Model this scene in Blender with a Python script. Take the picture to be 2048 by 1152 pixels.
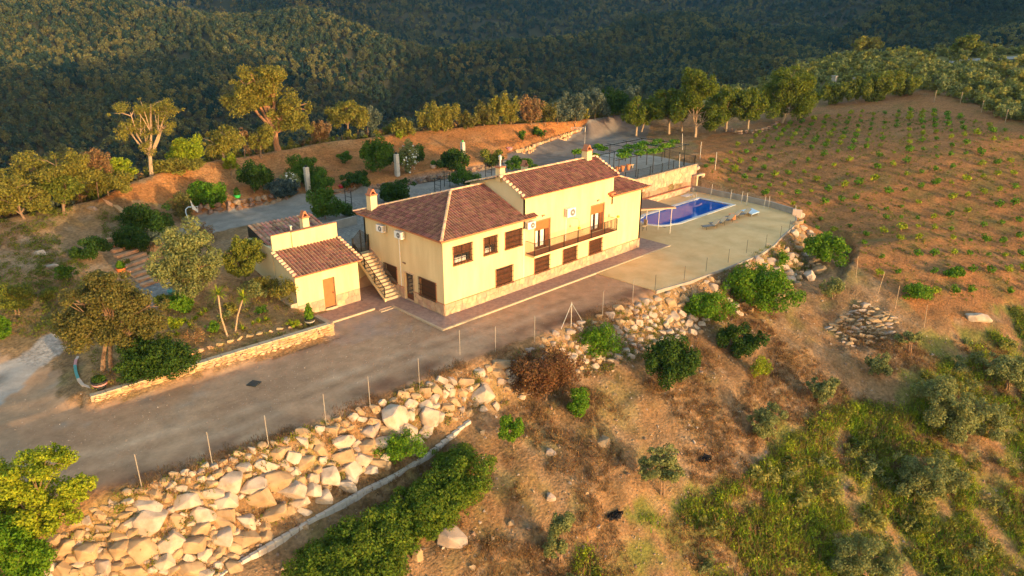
import bpy, math, random
import numpy as np
from mathutils import Vector, Matrix
from mathutils.geometry import delaunay_2d_cdt
random.seed(7); rng = np.random.default_rng(7)
R = math.radians
scene = bpy.context.scene
for o in list(bpy.data.objects): bpy.data.objects.remove(o)
COL = scene.collection

# ------------------------------------------------------------------ camera, sky, sun, exposure
CAM = np.array([-29.575, -37.4916, 20.7656]); YAW = .7688; PITCH = .3707; FPX = 1440.88
cam = bpy.data.cameras.new('camera'); camo = bpy.data.objects.new('camera', cam); COL.objects.link(camo)
camo.location = CAM.tolist(); camo.rotation_euler = (math.pi/2-PITCH, 0, -YAW)
cam.lens = FPX/2048*36; cam.sensor_width = 36; cam.clip_start = .5; cam.clip_end = 6000
scene.camera = camo
SUN_EL = 2.3; SUN_AZ = 177.2
world = bpy.data.worlds.new('World'); scene.world = world; world.use_nodes = True
wn = world.node_tree; wn.nodes.clear()
sky = wn.nodes.new('ShaderNodeTexSky'); sky.sky_type = 'NISHITA'; sky.sun_disc = False
sky.sun_elevation = R(SUN_EL); sky.sun_rotation = R(SUN_AZ); sky.air_density = 1.0; sky.dust_density = .8; sky.ozone_density = 1.0
bg = wn.nodes.new('ShaderNodeBackground'); bg.inputs[1].default_value = .15
wo = wn.nodes.new('ShaderNodeOutputWorld')
wn.links.new(sky.outputs[0], bg.inputs[0]); wn.links.new(bg.outputs[0], wo.inputs[0])
sl = bpy.data.lights.new('sun', 'SUN'); so = bpy.data.objects.new('sun', sl); COL.objects.link(so)
sl.energy = .82; sl.angle = R(.6); sl.color = (1, .73, .40)
SUNV = Vector((-math.sin(R(SUN_AZ)), -math.cos(R(SUN_AZ)), -math.tan(R(SUN_EL))))
so.rotation_euler = SUNV.to_track_quat('-Z', 'Y').to_euler(); so.location = (0, -60, 40)
vs = scene.view_settings; vs.view_transform = 'Standard'; vs.look = 'None'; vs.gamma = 1; vs.use_curve_mapping = False
vs.exposure = 2.98
scene.render.engine = 'CYCLES'
scene.cycles.max_bounces = 6; scene.cycles.diffuse_bounces = 3; scene.cycles.transparent_max_bounces = 8

# ------------------------------------------------------------------ survey helpers (photo point + height -> place)
_f = np.array([math.sin(YAW)*math.cos(PITCH), math.cos(YAW)*math.cos(PITCH), -math.sin(PITCH)])
_r = np.array([math.cos(YAW), -math.sin(YAW), 0]); _u = np.cross(_r, _f)
def ray(px, py): return _r*(px-1024)/FPX + _u*(576-py)/FPX + _f
def P(px, py, z=0.):
    d = ray(px, py); return CAM + d*(z-CAM[2])/d[2]

# ------------------------------------------------------------------ noise
def vnoise(x, y, s, seed=0):
    x = np.asarray(x, float)/s+seed*17.3; y = np.asarray(y, float)/s+seed*9.1
    ix = np.floor(x).astype(np.int64); iy = np.floor(y).astype(np.int64); fx = x-ix; fy = y-iy
    fx = fx*fx*(3-2*fx); fy = fy*fy*(3-2*fy)
    def h(a, b):
        v = np.sin(a*127.1+b*311.7+seed*74.7)*43758.5453; return v-np.floor(v)
    return (h(ix, iy)*(1-fx)+h(ix+1, iy)*fx)*(1-fy)+(h(ix, iy+1)*(1-fx)+h(ix+1, iy+1)*fx)*fy
def fbm(x, y, s, seed=0, o=4, g=.5):
    t = 0; a = 1; n = 0
    for k in range(o): t = t+a*(vnoise(x, y, s/2**k, seed+k)-.5); n += a; a *= g
    return t/n*2
def sstep(a, b, x):
    t = np.clip((x-a)/(b-a), 0, 1); return t*t*(3-2*t)
def inpoly(x, y, poly):
    x = np.asarray(x, float); y = np.asarray(y, float); r = np.zeros(x.shape, bool)
    n = len(poly)
    for i in range(n):
        x1, y1 = poly[i][:2]; x2, y2 = poly[(i+1) % n][:2]
        c = ((y1 > y) != (y2 > y)) & (x < (x2-x1)*(y-y1)/((y2-y1) or 1e-9)+x1); r ^= c
    return r
def seg_dist(x, y, pts):
    d = np.full(np.shape(x), 1e9)
    for (x1, y1), (x2, y2) in zip(pts[:-1], pts[1:]):
        dx, dy = x2-x1, y2-y1; t = np.clip(((x-x1)*dx+(y-y1)*dy)/(dx*dx+dy*dy+1e-9), 0, 1)
        d = np.minimum(d, np.hypot(x-x1-t*dx, y-y1-t*dy))
    return d

# ------------------------------------------------------------------ terrain
def Hfar(x, y):
    dx = x-CAM[0]; dy = y-CAM[1]; d = np.hypot(dx, dy); az = np.degrees(np.arctan2(dx, dy))
    z = -60+ (d-230)*.078*sstep(200, 420, d)
    z = z+fbm(x+900, y+300, 420, 3, 3)*55*sstep(200, 500, d)+fbm(x, y, 120, 9, 4)*14*sstep(180, 400, d)
    z = z+sstep(700, 1500, d)*90
    spur = (1-sstep(15, 23, az+(d-560)*.012))*sstep(440, 680, d)*62+np.exp(-((az-28.5)/3.6)**2)*sstep(560, 780, d)*52
    z = z+spur+(1-np.abs(fbm(x+55, y-80, 190, 13, 3))*2.4)*34*sstep(200, 420, d)
    # mountain further along the ridge, right of the view, that keeps the valley in shade
    m = np.exp(-(((x-520)/230)**2+((y+190)/120)**2))*230
    z = z+m
    # behind the camera the hill goes on down
    z = np.where((dy < 0) & (dx < 250), np.minimum(z, -25-.1*d), z)
    return z
CREST = [(-160,470,4.5),(-60,452,5.2),(40,425,5.4),(120,412,5.5),(200,392,5.8),(260,362,6.2),(320,343,6.5),(430,317,6.6),(500,306,6.4),(555,297,6.3),(620,287,6.3),(700,275,6.3),(780,266,6.4),(850,258,6.5),(930,252,6.6),(1000,246,6.6),(1100,240,6.1),(1160,236,5.7),(1240,226,5.6)]
RIDGE = [(1330,212,5.8),(1420,196,6.5),(1500,172,7.5),(1580,150,8.6),(1640,125,10),(1700,112,11),(1780,106,11.5),(1860,100,12.2),(1960,98,12.6),(2080,96,13),(2300,90,13.8)]
crest = [P(*c) for c in CREST+RIDGE]
TERR = [(14.9,-1.7),(15.3,-7.45),(19,-8.1),(24,-8.5),(29.4,-8.7),(33,-8.2),(35.7,-7.5),(40.5,-6.5),(43,-5.5),(44.4,-4.6),(45.5,-1.5),(45.9,2),(46.1,9.4),(23,9.4),(14.9,9.4)]
EDGE = [(-60,9),(-48,5),(-38,0),(-31,-2.2),(-26,-4),(-22.6,-5.4),(-19.4,-5.9),(-16.7,-6.3),(-13.5,-6.5),(-10.7,-6.5),(-7,-6.6),(-3,-6.7),(2,-7.1),(5.5,-7.2),(8.7,-7.4),(12.3,-7.6),(15.3,-7.7),(19,-8.4),(24,-8.8),(29.4,-9.0),(33,-8.5),(35.7,-7.8),(40.5,-6.9),(43,-5.9),(45.0,-4.8),(46.6,-3.2)]
def wall_drop(x): return np.interp(x, [-60,-26,-20,-12,-3,8,20,33,42,47,52], [5,4.3,4.0,3.5,2.7,2.3,2.5,2.6,2.3,1.2,.2])
cp = []
def add(pts):
    for p in pts: cp.append(tuple(map(float, p)))
def densify(l, s=1.5):
    o = []
    for a, b in zip(l[:-1], l[1:]):
        a = np.array(a, float); b = np.array(b, float); n = max(1, int(np.linalg.norm((b-a)[:2])/s))
        for k in range(n): o.append(a+(b-a)*k/n)
    o.append(np.array(l[-1], float)); return o
edge_d = densify(EDGE, 1.3)
add([(p[0], p[1], -.02) for p in edge_d]); add([(p[0], p[1]+1.3, 0) for p in edge_d if p[0] < 44])
for p in edge_d:
    dr = float(wall_drop(p[0]))*(1+.12*math.sin(p[0]*1.3)); add([(p[0]-dr*.05, p[1]-.62*dr*.5-.1, -dr*.55), (p[0], p[1]-.64*dr-.2, -dr)])
# hillside below the boulder wall
HS = [(-40,-10,-6),(-34,-16,-8.5),(-26,-13.5,-6.5),(-26,-20,-9.2),(-18,-12,-4.9),(-18,-17,-6.8),(-12,-12,-4.6),(-10,-16.5,-6.6),(-5,-12,-3.9),(-4,-16,-5.6),(2,-12.5,-3.9),(2,-17,-5.9),(8,-13,-3.9),(8,-18,-6.2),(15,-14,-4.1),(15,-19.5,-6.9),(22,-15.5,-4.6),(22,-21,-7.4),(30,-16,-4.4),(29,-21,-5.6),(34,-11.5,-2.6),
(-20,-28,-13),(-8,-26,-11.5),(4,-26,-11.5),(16,-28,-12.5),(26,-31,-10.5),(40,-34,-8.5),(54,-34,-6),(-40,-40,-20),(0,-42,-19),(30,-46,-19),(60,-48,-17),(90,-46,-15),(-80,-40,-22),(-60,-90,-40),(0,-100,-42),(60,-100,-40),(120,-95,-36)]
add(HS)
# vineyard and right side
add([P(*p) for p in [(1450,396,.9),(1530,404,.55),(1620,450,-.6),(1660,500,-1.2),(1700,560,-2.4),(1780,600,-3.4),(1850,640,-4.4),(1950,620,-4.2),(2048,590,-4),(2200,560,-3.6),(1400,330,2.6),(1560,330,2.2),(1700,400,.4),(1850,470,-.8),(2048,500,-2.2),(1560,236,4.3),(1700,215,6.0),(1860,200,7.3),(1960,228,6.6),(2048,262,5.8),(2200,300,4.5),(1700,300,3.9),(1860,320,3.6),(2048,380,1.6),(2200,420,.4),(1480,300,3.1),(1380,262,3.9),(1440,270,3.8),(2048,200,7.5),(2048,150,9.5),(1850,160,9),(1700,170,7.6),(1600,205,5.6),(2300,250,6),(1900,700,-6.2),(2048,700,-6.6),(2048,860,-9.5),(1800,700,-5.3)]])
add([(46.5,-2,.3),(46.7,2,.6),(46.9,6,.9),(47.3,9,1.3),(48.5,11,2.2),(49,15,3),(49,20,3.1),(55,22,3.2),(55,8,1.9),(50,-6,-.4),(50,0,.6)])
# upper terrace and road behind the house
add([(x, y, 2.9) for x in (-2.5, 3, 9, 15, 21, 27, 33, 39, 45) for y in (11, 15, 19, 23)])
add([(-2.6,9.6,2.9),(24,11,2.9)])
RB = [(330,505,2.3),(400,478,2.8),(440,462,2.9),(560,436,2.95),(700,402,2.95),(800,384,2.95),(880,372,2.95),(960,356,2.95),(1040,336,3.0),(1120,305,3.1),(1180,282,3.2),(1230,262,3.4)]
RT = [(400,432,2.9),(440,427,2.95),(480,421,2.95),(560,407,2.95),(640,395,2.95),(700,386,2.95),(780,375,2.95),(850,365,2.95),(920,352,2.95),(1000,330,3),(1060,308,3.1),(1130,282,3.3),(1230,248,3.6)]
add([P(*p) for p in RB+RT]); roadtop = [P(*p) for p in RT]
add([(p[0]-.1, p[1]+.75, p[2]+.85) for p in densify(roadtop, 2)])
for a, b in zip(densify([tuple(p) for p in roadtop], 4), densify([tuple(P(*c)) for c in CREST[6:]], 4)): pass
add([P(*p) for p in [(520,350,4.4),(620,340,4.3),(700,330,4.4),(780,315,4.5),(860,310,4.5),(950,290,5.0),(1040,275,5.2),(600,310,5.4),(760,285,5.6),(900,272,5.8),(1000,262,5.9),(450,370,4.6),(430,340,5.8)]])
# left yard, garden, ramp
add([P(*p) for p in [(205,398,5.4),(250,425,4.4),(300,455,3.7),(335,480,2.9),(300,405,4.7),(350,390,4.7),(380,350,5.4),
 (160,430,4.6),(100,470,4.2),(200,470,3.7),(230,500,3.0),(270,540,2.2),(300,570,1.7),(330,565,1.7),(350,520,2.1),(100,540,3.2),(0,500,4),(0,570,3),(150,560,2.6),(200,560,2.3),(-100,560,3.3),(-100,500,4.2),
 (0,640,1.7),(60,650,1.3),(110,670,1.0),(60,720,.5),(0,760,.25),(-80,700,.9),(-80,820,.1),(-200,650,1.6),(-200,760,.6),(150,640,1.35),(200,600,1.75),
 (160,700,.55),(150,740,.35),(400,590,1.6),(450,570,1.75),(520,560,1.8),(560,590,1.25),(300,640,1.4),(400,650,1.2),(500,640,1.1),(560,630,1.05),(250,700,.95),(350,690,.95),(200,730,.7)]])
GW = [(-21.95,4.15,.62),(-18,3.8,.75),(-14,3.5,.85),(-10,3.2,.9),(-7.7,3.05,.92)]
add([(a, b+.25, c-.06) for a, b, c in densify(GW, 1.2)]); add([(a, b-.35, 0) for a, b, c in densify(GW, 1.2)])
add([(-7.5,3.6,.9),(-7.3,5,.95),(-7.9,6.2,1.0),(-7.05,4.5,.1),(-6.9,3.5,0),(-6.9,5.6,.1),(-3,5,0),(-3,1,0),(-23,3,0),(-24,8,0),(-26,12,.1),(-28,6,0),(-34,8,0),(-15,0,0),(-10,0,0),(-20,0,0),(-26,0,0),(-8,12,2.0),(-8.2,9,1.35),(-8.5,15,2.4),(-2.3,8.8,.1),(-2.3,6,.1)])
# crest and the fall to the valley
for c in densify([tuple(p) for p in crest], 1.3):
    add([c]); v = np.array([c[0]-CAM[0], c[1]-CAM[1]]); v /= np.linalg.norm(v)
    for dd, dz in ((5, -2.6), (14, -9), (32, -21), (70, -40)): add([(c[0]+v[0]*dd, c[1]+v[1]*dd, c[2]+dz)])
pts = np.array(cp); key = np.round(pts[:, :2], 1); _, ui = np.unique(key, axis=0, return_index=True); pts = pts[np.sort(ui)]
tri_v, _, tri_f, orig, _, _ = delaunay_2d_cdt([Vector((p[0], p[1])) for p in pts], [], [], 0, 1e-6)
tz = [pts[o[0]][2] if o else 0 for o in orig]

def axis(lo, hi, n0, n1, st, g, gmax=14):
    a = list(np.arange(lo, hi+1e-6, st)); s = st
    while a[-1] < n1: s = min(s*g, gmax); a.append(a[-1]+s)
    b = []; s = st; v = lo
    while v > n0: s = min(s*g, gmax); v -= s; b.append(v)
    return np.array(b[::-1]+a)
xs = axis(-32, 56, -420, 1500, .32, 1.045); ys = axis(-32, 36, -420, 1500, .32, 1.045)
X, Y = np.meshgrid(xs, ys, indexing='ij')
Z = Hfar(X, Y); got = np.zeros(Z.shape, bool)
for f in tri_f:
    a, b, c = f; A, Bq, Cq = tri_v[a], tri_v[b], tri_v[c]
    i0, i1 = np.searchsorted(xs, min(A.x, Bq.x, Cq.x)), np.searchsorted(xs, max(A.x, Bq.x, Cq.x), 'right')
    j0, j1 = np.searchsorted(ys, min(A.y, Bq.y, Cq.y)), np.searchsorted(ys, max(A.y, Bq.y, Cq.y), 'right')
    if i1 <= i0 or j1 <= j0: continue
    x = X[i0:i1, j0:j1]; y = Y[i0:i1, j0:j1]; det = (Bq.y-Cq.y)*(A.x-Cq.x)+(Cq.x-Bq.x)*(A.y-Cq.y)
    if abs(det) < 1e-9: continue
    l1 = ((Bq.y-Cq.y)*(x-Cq.x)+(Cq.x-Bq.x)*(y-Cq.y))/det; l2 = ((Cq.y-A.y)*(x-Cq.x)+(A.x-Cq.x)*(y-Cq.y))/det; l3 = 1-l1-l2
    m = (l1 > -1e-6) & (l2 > -1e-6) & (l3 > -1e-6)
    Z[i0:i1, j0:j1][m] = (l1*tz[a]+l2*tz[b]+l3*tz[c])[m]; got[i0:i1, j0:j1] |= m
_h = Z.copy(); cd = seg_dist(X, Y, [tuple(c[:2]) for c in crest])
dcam = np.hypot(X-CAM[0], Y-CAM[1])
# outside the surveyed part: fade to the far land
for k in range(3):
    Zp = np.pad(Z, 1, mode='edge'); Z = (Zp[:-2, 1:-1]+Zp[2:, 1:-1]+Zp[1:-1, :-2]+Zp[1:-1, 2:]+2*Z)/6
rough = np.where(got, 1, .3)
DRIVE = [(-60,12)]+[(x, y+.5) for x, y in EDGE]+[(46.5,9.4),(24,9.4),(-1.4,9.2),(-2.4,9.2),(-2.5,6.7),(-6.9,6.7),(-6.9,2.4),(-8,2.3),(-22,3.7),(-22.8,6),(-22.5,10),(-25,14),(-32,16)]
UPPER = [(-2.4,10.2),(47.0,10.2),(47.4,21.5),(40,24),(30,25.8),(15,26),(3,26),(-1,25)]
flat = inpoly(X, Y, DRIVE).astype(float)*np.where((X < -22) & (Y > 5), 0, 1); upf = inpoly(X, Y, UPPER).astype(float)
amp = fbm(X, Y, 5, 21, 4)*.5+fbm(X, Y, 1.3, 31, 3)*.22+fbm(X, Y, .6, 5, 2)*.05
hill = sstep(-.4, -2.5, Z)*sstep(40, 25, Y)
vy = inpoly(X, Y, [P(1390,290,3)[:2], P(1560,236,4)[:2], P(1860,200,7)[:2], P(2200,300,4.5)[:2], P(2200,560,-3.6)[:2], P(1850,640,-4.4)[:2], P(1620,470,-.6)[:2]])
Z = Z+amp*(1-np.maximum(flat, upf))*np.clip(.28+hill*.75, 0, 1)*np.where(vy, .6, 1)*rough
Z = np.where(vy, Z+.02*np.sin((X*.35+Y)*2.6+fbm(X, Y, 8, 3)*3)*(1-flat), Z)
Z = Z*(1-flat); Z = Z*(1-upf)+upf*2.9
yedge = np.interp(X, [e[0] for e in EDGE], [e[1] for e in EDGE]); outf = (X < 46) & (Y < yedge) & (Y > yedge-6)
Z = np.where(outf, np.minimum(Z, -.04-.45*(yedge-Y)), Z)
pool_hole = inpoly(X, Y, [(29.8,1.9),(43.6,1.9),(43.6,6.7),(29.8,6.7)]); Z = np.where(pool_hole, -1.8, Z)
shed_in = inpoly(X, Y, [(-7.6,7),(-2.7,7),(-2.7,13.4),(-7.6,13.4)]); Z = np.where(shed_in, np.minimum(Z, .0), Z)
def ground(x, y):
    x = float(x); y = float(y)
    i = min(max(np.searchsorted(xs, x)-1, 0), len(xs)-2); j = min(max(np.searchsorted(ys, y)-1, 0), len(ys)-2)
    u = (x-xs[i])/(xs[i+1]-xs[i]); v = (y-ys[j])/(ys[j+1]-ys[j])
    return float((Z[i, j]*(1-u)+Z[i+1, j]*u)*(1-v)+(Z[i, j+1]*(1-u)+Z[i+1, j+1]*u)*v)
def G(px, py):
    """first point where the line of sight of a photo point meets the terrain"""
    d = ray(px, py); d = d/np.linalg.norm(d); t = 15.
    while t < 2500:
        p = CAM+d*t
        if p[2] < ground(p[0], p[1]): break
        t += max(.15, t*.004)
    lo, hi = t-max(.15, t*.004), t
    for _ in range(12):
        m = (lo+hi)/2; p = CAM+d*m
        if p[2] < ground(p[0], p[1]): hi = m
        else: lo = m
    return CAM+d*hi
def gv(x, y):
    i = np.clip(np.searchsorted(xs, x)-1, 0, len(xs)-2); j = np.clip(np.searchsorted(ys, y)-1, 0, len(ys)-2)
    u = (x-xs[i])/(xs[i+1]-xs[i]); v = (y-ys[j])/(ys[j+1]-ys[j])
    return (Z[i, j]*(1-u)+Z[i+1, j]*u)*(1-v)+(Z[i, j+1]*(1-u)+Z[i+1, j+1]*u)*v
def GP(l): return [tuple(G(*p)[:2]) for p in l]

# ------------------------------------------------------------------ materials
def lnk(nt, a, b): nt.links.new(a, b)
def mat(name, c1, c2=None, scale=1.5, rough=.85, bump=0., bscale=None, island=0., metal=0., spec=.3, attr=None, detail=6, trans=0., coat=0, obj=False, c3=None, stretch=None):
    m = bpy.data.materials.new(name); m.use_nodes = True; nt = m.node_tree; b = nt.nodes['Principled BSDF']
    b.inputs['Roughness'].default_value = rough; b.inputs['Metallic'].default_value = metal; b.inputs['Specular IOR Level'].default_value = spec
    if coat: b.inputs['Coat Weight'].default_value = coat
    tc = nt.nodes.new('ShaderNodeTexCoord'); geo = nt.nodes.new('ShaderNodeNewGeometry')
    n = nt.nodes.new('ShaderNodeTexNoise'); n.inputs['Scale'].default_value = scale; n.inputs['Detail'].default_value = detail; n.inputs['Roughness'].default_value = .62
    lnk(nt, geo.outputs['Position'] if not obj else tc.outputs['Object'], n.inputs['Vector'])
    if stretch:
        mp = nt.nodes.new('ShaderNodeMapping'); mp.inputs['Scale'].default_value = stretch; lnk(nt, geo.outputs['Position'], mp.inputs[0]); lnk(nt, mp.outputs[0], n.inputs['Vector'])
    mr = nt.nodes.new('ShaderNodeMapRange'); mr.inputs[1].default_value = .32; mr.inputs[2].default_value = .68; lnk(nt, n.outputs['Fac'], mr.inputs[0])
    mx = nt.nodes.new('ShaderNodeMix'); mx.data_type = 'RGBA'; lnk(nt, mr.outputs[0], mx.inputs[0])
    if attr:
        at = nt.nodes.new('ShaderNodeAttribute'); at.attribute_name = attr
        dk = nt.nodes.new('ShaderNodeMix'); dk.data_type = 'RGBA'; dk.blend_type = 'MULTIPLY'; dk.inputs[0].default_value = 1
        lnk(nt, at.outputs['Color'], dk.inputs[6]); dk.inputs[7].default_value = (*c1, 1)
        lt = nt.nodes.new('ShaderNodeMix'); lt.data_type = 'RGBA'; lt.blend_type = 'MULTIPLY'; lt.inputs[0].default_value = 1
        lnk(nt, at.outputs['Color'], lt.inputs[6]); lt.inputs[7].default_value = (*c2, 1)
        lnk(nt, dk.outputs[2], mx.inputs[6]); lnk(nt, lt.outputs[2], mx.inputs[7])
        fc = nt.nodes.new('ShaderNodeMapRange'); fc.inputs[3].default_value = .18; fc.inputs[4].default_value = 1; lnk(nt, at.outputs['Alpha'], fc.inputs[0])
        m1 = nt.nodes.new('ShaderNodeMath'); m1.operation = 'SUBTRACT'; m1.inputs[1].default_value = .5; lnk(nt, mr.outputs[0], m1.inputs[0])
        n3_ = nt.nodes.new('ShaderNodeTexNoise'); n3_.inputs['Scale'].default_value = 1.1; n3_.inputs['Detail'].default_value = 8; lnk(nt, geo.outputs['Position'], n3_.inputs['Vector'])
        m2 = nt.nodes.new('ShaderNodeMath'); m2.operation = 'MULTIPLY_ADD'; lnk(nt, m1.outputs[0], m2.inputs[0]); lnk(nt, fc.outputs[0], m2.inputs[1]); lnk(nt, n3_.outputs['Fac'], m2.inputs[2])
        lnk(nt, m2.outputs[0], mx.inputs[0])
    else:
        mx.inputs[6].default_value = (*c1, 1); mx.inputs[7].default_value = (*(c2 or c1), 1)
    out = mx.outputs[2]
    if island:
        hs = nt.nodes.new('ShaderNodeHueSaturation'); r = nt.nodes.new('ShaderNodeMapRange')
        r.inputs[3].default_value = 1-island; r.inputs[4].default_value = 1+island
        lnk(nt, geo.outputs['Random Per Island'], r.inputs[0]); lnk(nt, r.outputs[0], hs.inputs['Value'])
        h2 = nt.nodes.new('ShaderNodeMath'); h2.operation = 'MULTIPLY_ADD'; h2.inputs[1].default_value = 7.13; h2.inputs[2].default_value = 0
        fr = nt.nodes.new('ShaderNodeMath'); fr.operation = 'FRACT'; lnk(nt, geo.outputs['Random Per Island'], h2.inputs[0]); lnk(nt, h2.outputs[0], fr.inputs[0])
        r2 = nt.nodes.new('ShaderNodeMapRange'); r2.inputs[3].default_value = .5-island*.06; r2.inputs[4].default_value = .5+island*.06
        lnk(nt, fr.outputs[0], r2.inputs[0]); lnk(nt, r2.outputs[0], hs.inputs['Hue'])
        lnk(nt, out, hs.inputs['Color']); out = hs.outputs[0]
    lnk(nt, out, b.inputs['Base Color'])
    if bump:
        n2 = nt.nodes.new('ShaderNodeTexNoise'); n2.inputs['Scale'].default_value = bscale or scale*5; n2.inputs['Detail'].default_value = 5
        lnk(nt, geo.outputs['Position'] if not obj else tc.outputs['Object'], n2.inputs['Vector'])
        bp = nt.nodes.new('ShaderNodeBump'); bp.inputs['Strength'].default_value = 1; bp.inputs['Distance'].default_value = bump
        lnk(nt, n2.outputs['Fac'], bp.inputs['Height'])
        if attr: lnk(nt, at.outputs['Alpha'], bp.inputs['Strength']); lnk(nt, bp.outputs[0], b.inputs['Normal'])
    if trans:
        tr = nt.nodes.new('ShaderNodeBsdfTranslucent'); ms = nt.nodes.new('ShaderNodeMixShader'); ms.inputs[0].default_value = trans
        lnk(nt, out, tr.inputs[0]); lnk(nt, b.outputs[0], ms.inputs[1]); lnk(nt, tr.outputs[0], ms.inputs[2])
        lnk(nt, ms.outputs[0], nt.nodes['Material Output'].inputs[0])
    return m
M = {}
M['plaster'] = mat('yellow_plaster', (.62,.455,.235), (.75,.58,.32), 1.1, .9, .008, 14, stretch=(1,1,.22))
M['plaster_grey'] = mat('cream_plaster', (.60,.50,.30), (.66,.55,.34), .6, .9, .004, 30)
M['tile'] = mat('roof_clay', (.175,.074,.05), (.27,.12,.082), 2.2, .85, .003, 40, island=.34)
M['tile_old'] = mat('old_roof_clay', (.26,.12,.085), (.42,.23,.15), 1.6, .85, .004, 40, island=.5)
M['ridge'] = mat('ridge_clay', (.50,.30,.18), (.62,.42,.27), 3, .85, .003, 30, island=.3)
M['terracotta'] = mat('terracotta_trim', (.42,.16,.075), (.50,.20,.10), 2, .8, .002, 30)
M['brick'] = mat('brick_cap', (.36,.13,.07), (.46,.18,.09), 5, .85, .004, 30)
M['flag'] = mat('flagstone', (.40,.25,.15), (.58,.40,.26), 2.5, .85, .006, 18, island=.32)
M['mortar'] = mat('mortar', (.34,.24,.16), (.42,.30,.20), 3, .95, .004, 30)
M['shutter'] = mat('brown_window_wood', (.11,.034,.014), (.15,.05,.02), 6, .6, .001, 60)
M['door'] = mat('brown_door', (.30,.115,.035), (.36,.14,.045), 3, .55)
M['iron'] = mat('black_iron', (.015,.017,.016), (.03,.03,.028), 8, .5, metal=.4)
M['rail'] = mat('dark_rail', (.016,.011,.007), (.03,.02,.012), 8, .5)
M['glass'] = mat('dark_glass', (.015,.02,.025), (.03,.035,.04), 2, .08, spec=.7)
M['curtain'] = mat('white_curtain', (.62,.60,.55), (.75,.73,.68), 6, .9)
M['white'] = mat('white_plastic', (.72,.72,.70), (.78,.78,.76), 3, .5)
M['fan'] = mat('grey_fan_grille', (.12,.12,.12), (.2,.2,.2), 10, .6)
M['steel'] = mat('galvanised_steel', (.42,.41,.38), (.55,.53,.50), 6, .45, metal=.5)
M['paving'] = mat('stamped_paving', (.24,.15,.12), (.38,.25,.20), 3.5, .75, .012, 9)
M['kerb'] = mat('pale_kerb', (.42,.31,.20), (.52,.40,.27), 3, .85, .004, 25)
M['concrete'] = mat('yellow_stained_concrete', (.54,.35,.15), (.68,.475,.235), .5, .9, .004, 12, detail=9)
M['grey_conc'] = mat('grey_concrete', (.24,.21,.18), (.34,.31,.27), 1.2, .9, .006, 14)
M['road'] = mat('grey_road', (.22,.21,.20), (.30,.29,.27), .5, .92, .01, 8)
M['pale_conc'] = mat('worn_pale_concrete', (.27,.24,.22), (.46,.42,.38), .9, .9, .012, 6)
M['stone'] = mat('ochre_wall_stone', (.36,.21,.095), (.58,.38,.20), 2.2, .9, .01, 14, island=.38)
M['stone_grey'] = mat('brown_field_stone', (.20,.13,.085), (.34,.23,.15), 1.8, .9, .012, 12, island=.3)
M['boulder'] = mat('pale_boulder', (.31,.24,.175), (.50,.41,.33), 1.6, .9, .05, 6, obj=False)
M['boulder_ochre'] = mat('ochre_boulder', (.25,.17,.095), (.42,.30,.18), 1.6, .92, .05, 6)
M['boulder_grey'] = mat('grey_boulder', (.24,.19,.16), (.40,.32,.26), 1.3, .92, .03, 6)
M['block'] = mat('white_block', (.40,.36,.31), (.54,.49,.43), 2, .85, .004, 20)
M['coping'] = mat('white_coping', (.50,.49,.48), (.58,.57,.55), 3, .6)
M['basin'] = mat('blue_pool_tile', (.01,.06,.28), (.015,.08,.34), 3, .3)
M['canvas'] = mat('beige_fabric', (.55,.40,.24), (.62,.46,.29), 3, .8)
M['mat_blue'] = mat('pale_blue_mat', (.45,.60,.72), (.52,.66,.78), 3, .5)
M['pot'] = mat('terracotta_pot', (.50,.19,.08), (.60,.24,.11), 3, .75)
M['pot_black'] = mat('dark_pot', (.02,.022,.02), (.04,.04,.035), 3, .6)
M['pot_orange'] = mat('orange_pot', (.55,.13,.03), (.60,.16,.04), 3, .6)
M['pink'] = mat('pink_paint', (.55,.22,.22), (.62,.28,.26), 4, .7)
M['teal'] = mat('teal_paint', (.08,.28,.26), (.12,.34,.30), 4, .7)
M['cream_paint'] = mat('cream_paint', (.58,.42,.32), (.66,.50,.40), 4, .7)
M['green_pl'] = mat('green_plastic', (.05,.45,.08), (.06,.5,.1), 4, .5)
M['red_pl'] = mat('red_plastic', (.5,.03,.04), (.55,.04,.05), 4, .5)
M['blue_pl'] = mat('blue_paint', (.10,.25,.45), (.12,.3,.5), 4, .5)
M['ash'] = mat('black_ash', (.008,.007,.007), (.035,.03,.028), 4, .95, .03, 10)
M['rust'] = mat('brown_tile_cover', (.20,.10,.06), (.28,.15,.09), 4, .85, .01, 12)
M['bark'] = mat('brown_bark', (.16,.10,.06), (.28,.18,.11), 5, .95, .02, 18)
M['bark_pale'] = mat('pale_bark', (.30,.21,.13), (.40,.29,.19), 5, .95, .02, 18)
M['bark_red'] = mat('cork_oak_bark', (.22,.11,.06), (.32,.17,.09), 4, .95, .02, 14)
def leafm(n, a, b, isl=.32, t=.36): return mat(n, a, b, .9, .7, island=isl, trans=t, spec=.15)
M['l_oak'] = leafm('oak_leaves', (.105,.13,.016), (.19,.21,.03))
M['l_gold'] = leafm('golden_oak_leaves', (.15,.145,.024), (.26,.235,.042))
M['l_brown'] = leafm('brown_olive_leaves', (.10,.10,.024), (.175,.155,.04))
M['l_olive'] = leafm('olive_leaves', (.14,.165,.05), (.25,.27,.095))
M['l_scrub'] = leafm('scrub_leaves', (.20,.205,.045), (.33,.31,.075))
M['l_grey'] = leafm('grey_green_leaves', (.09,.115,.075), (.15,.175,.12))
M['l_pine'] = leafm('pine_needles', (.075,.11,.010), (.15,.18,.018))
M['l_dark'] = leafm('dark_green_leaves', (.026,.062,.008), (.06,.115,.014))
M['l_mid'] = leafm('mid_green_leaves', (.045,.105,.010), (.095,.175,.016))
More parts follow.
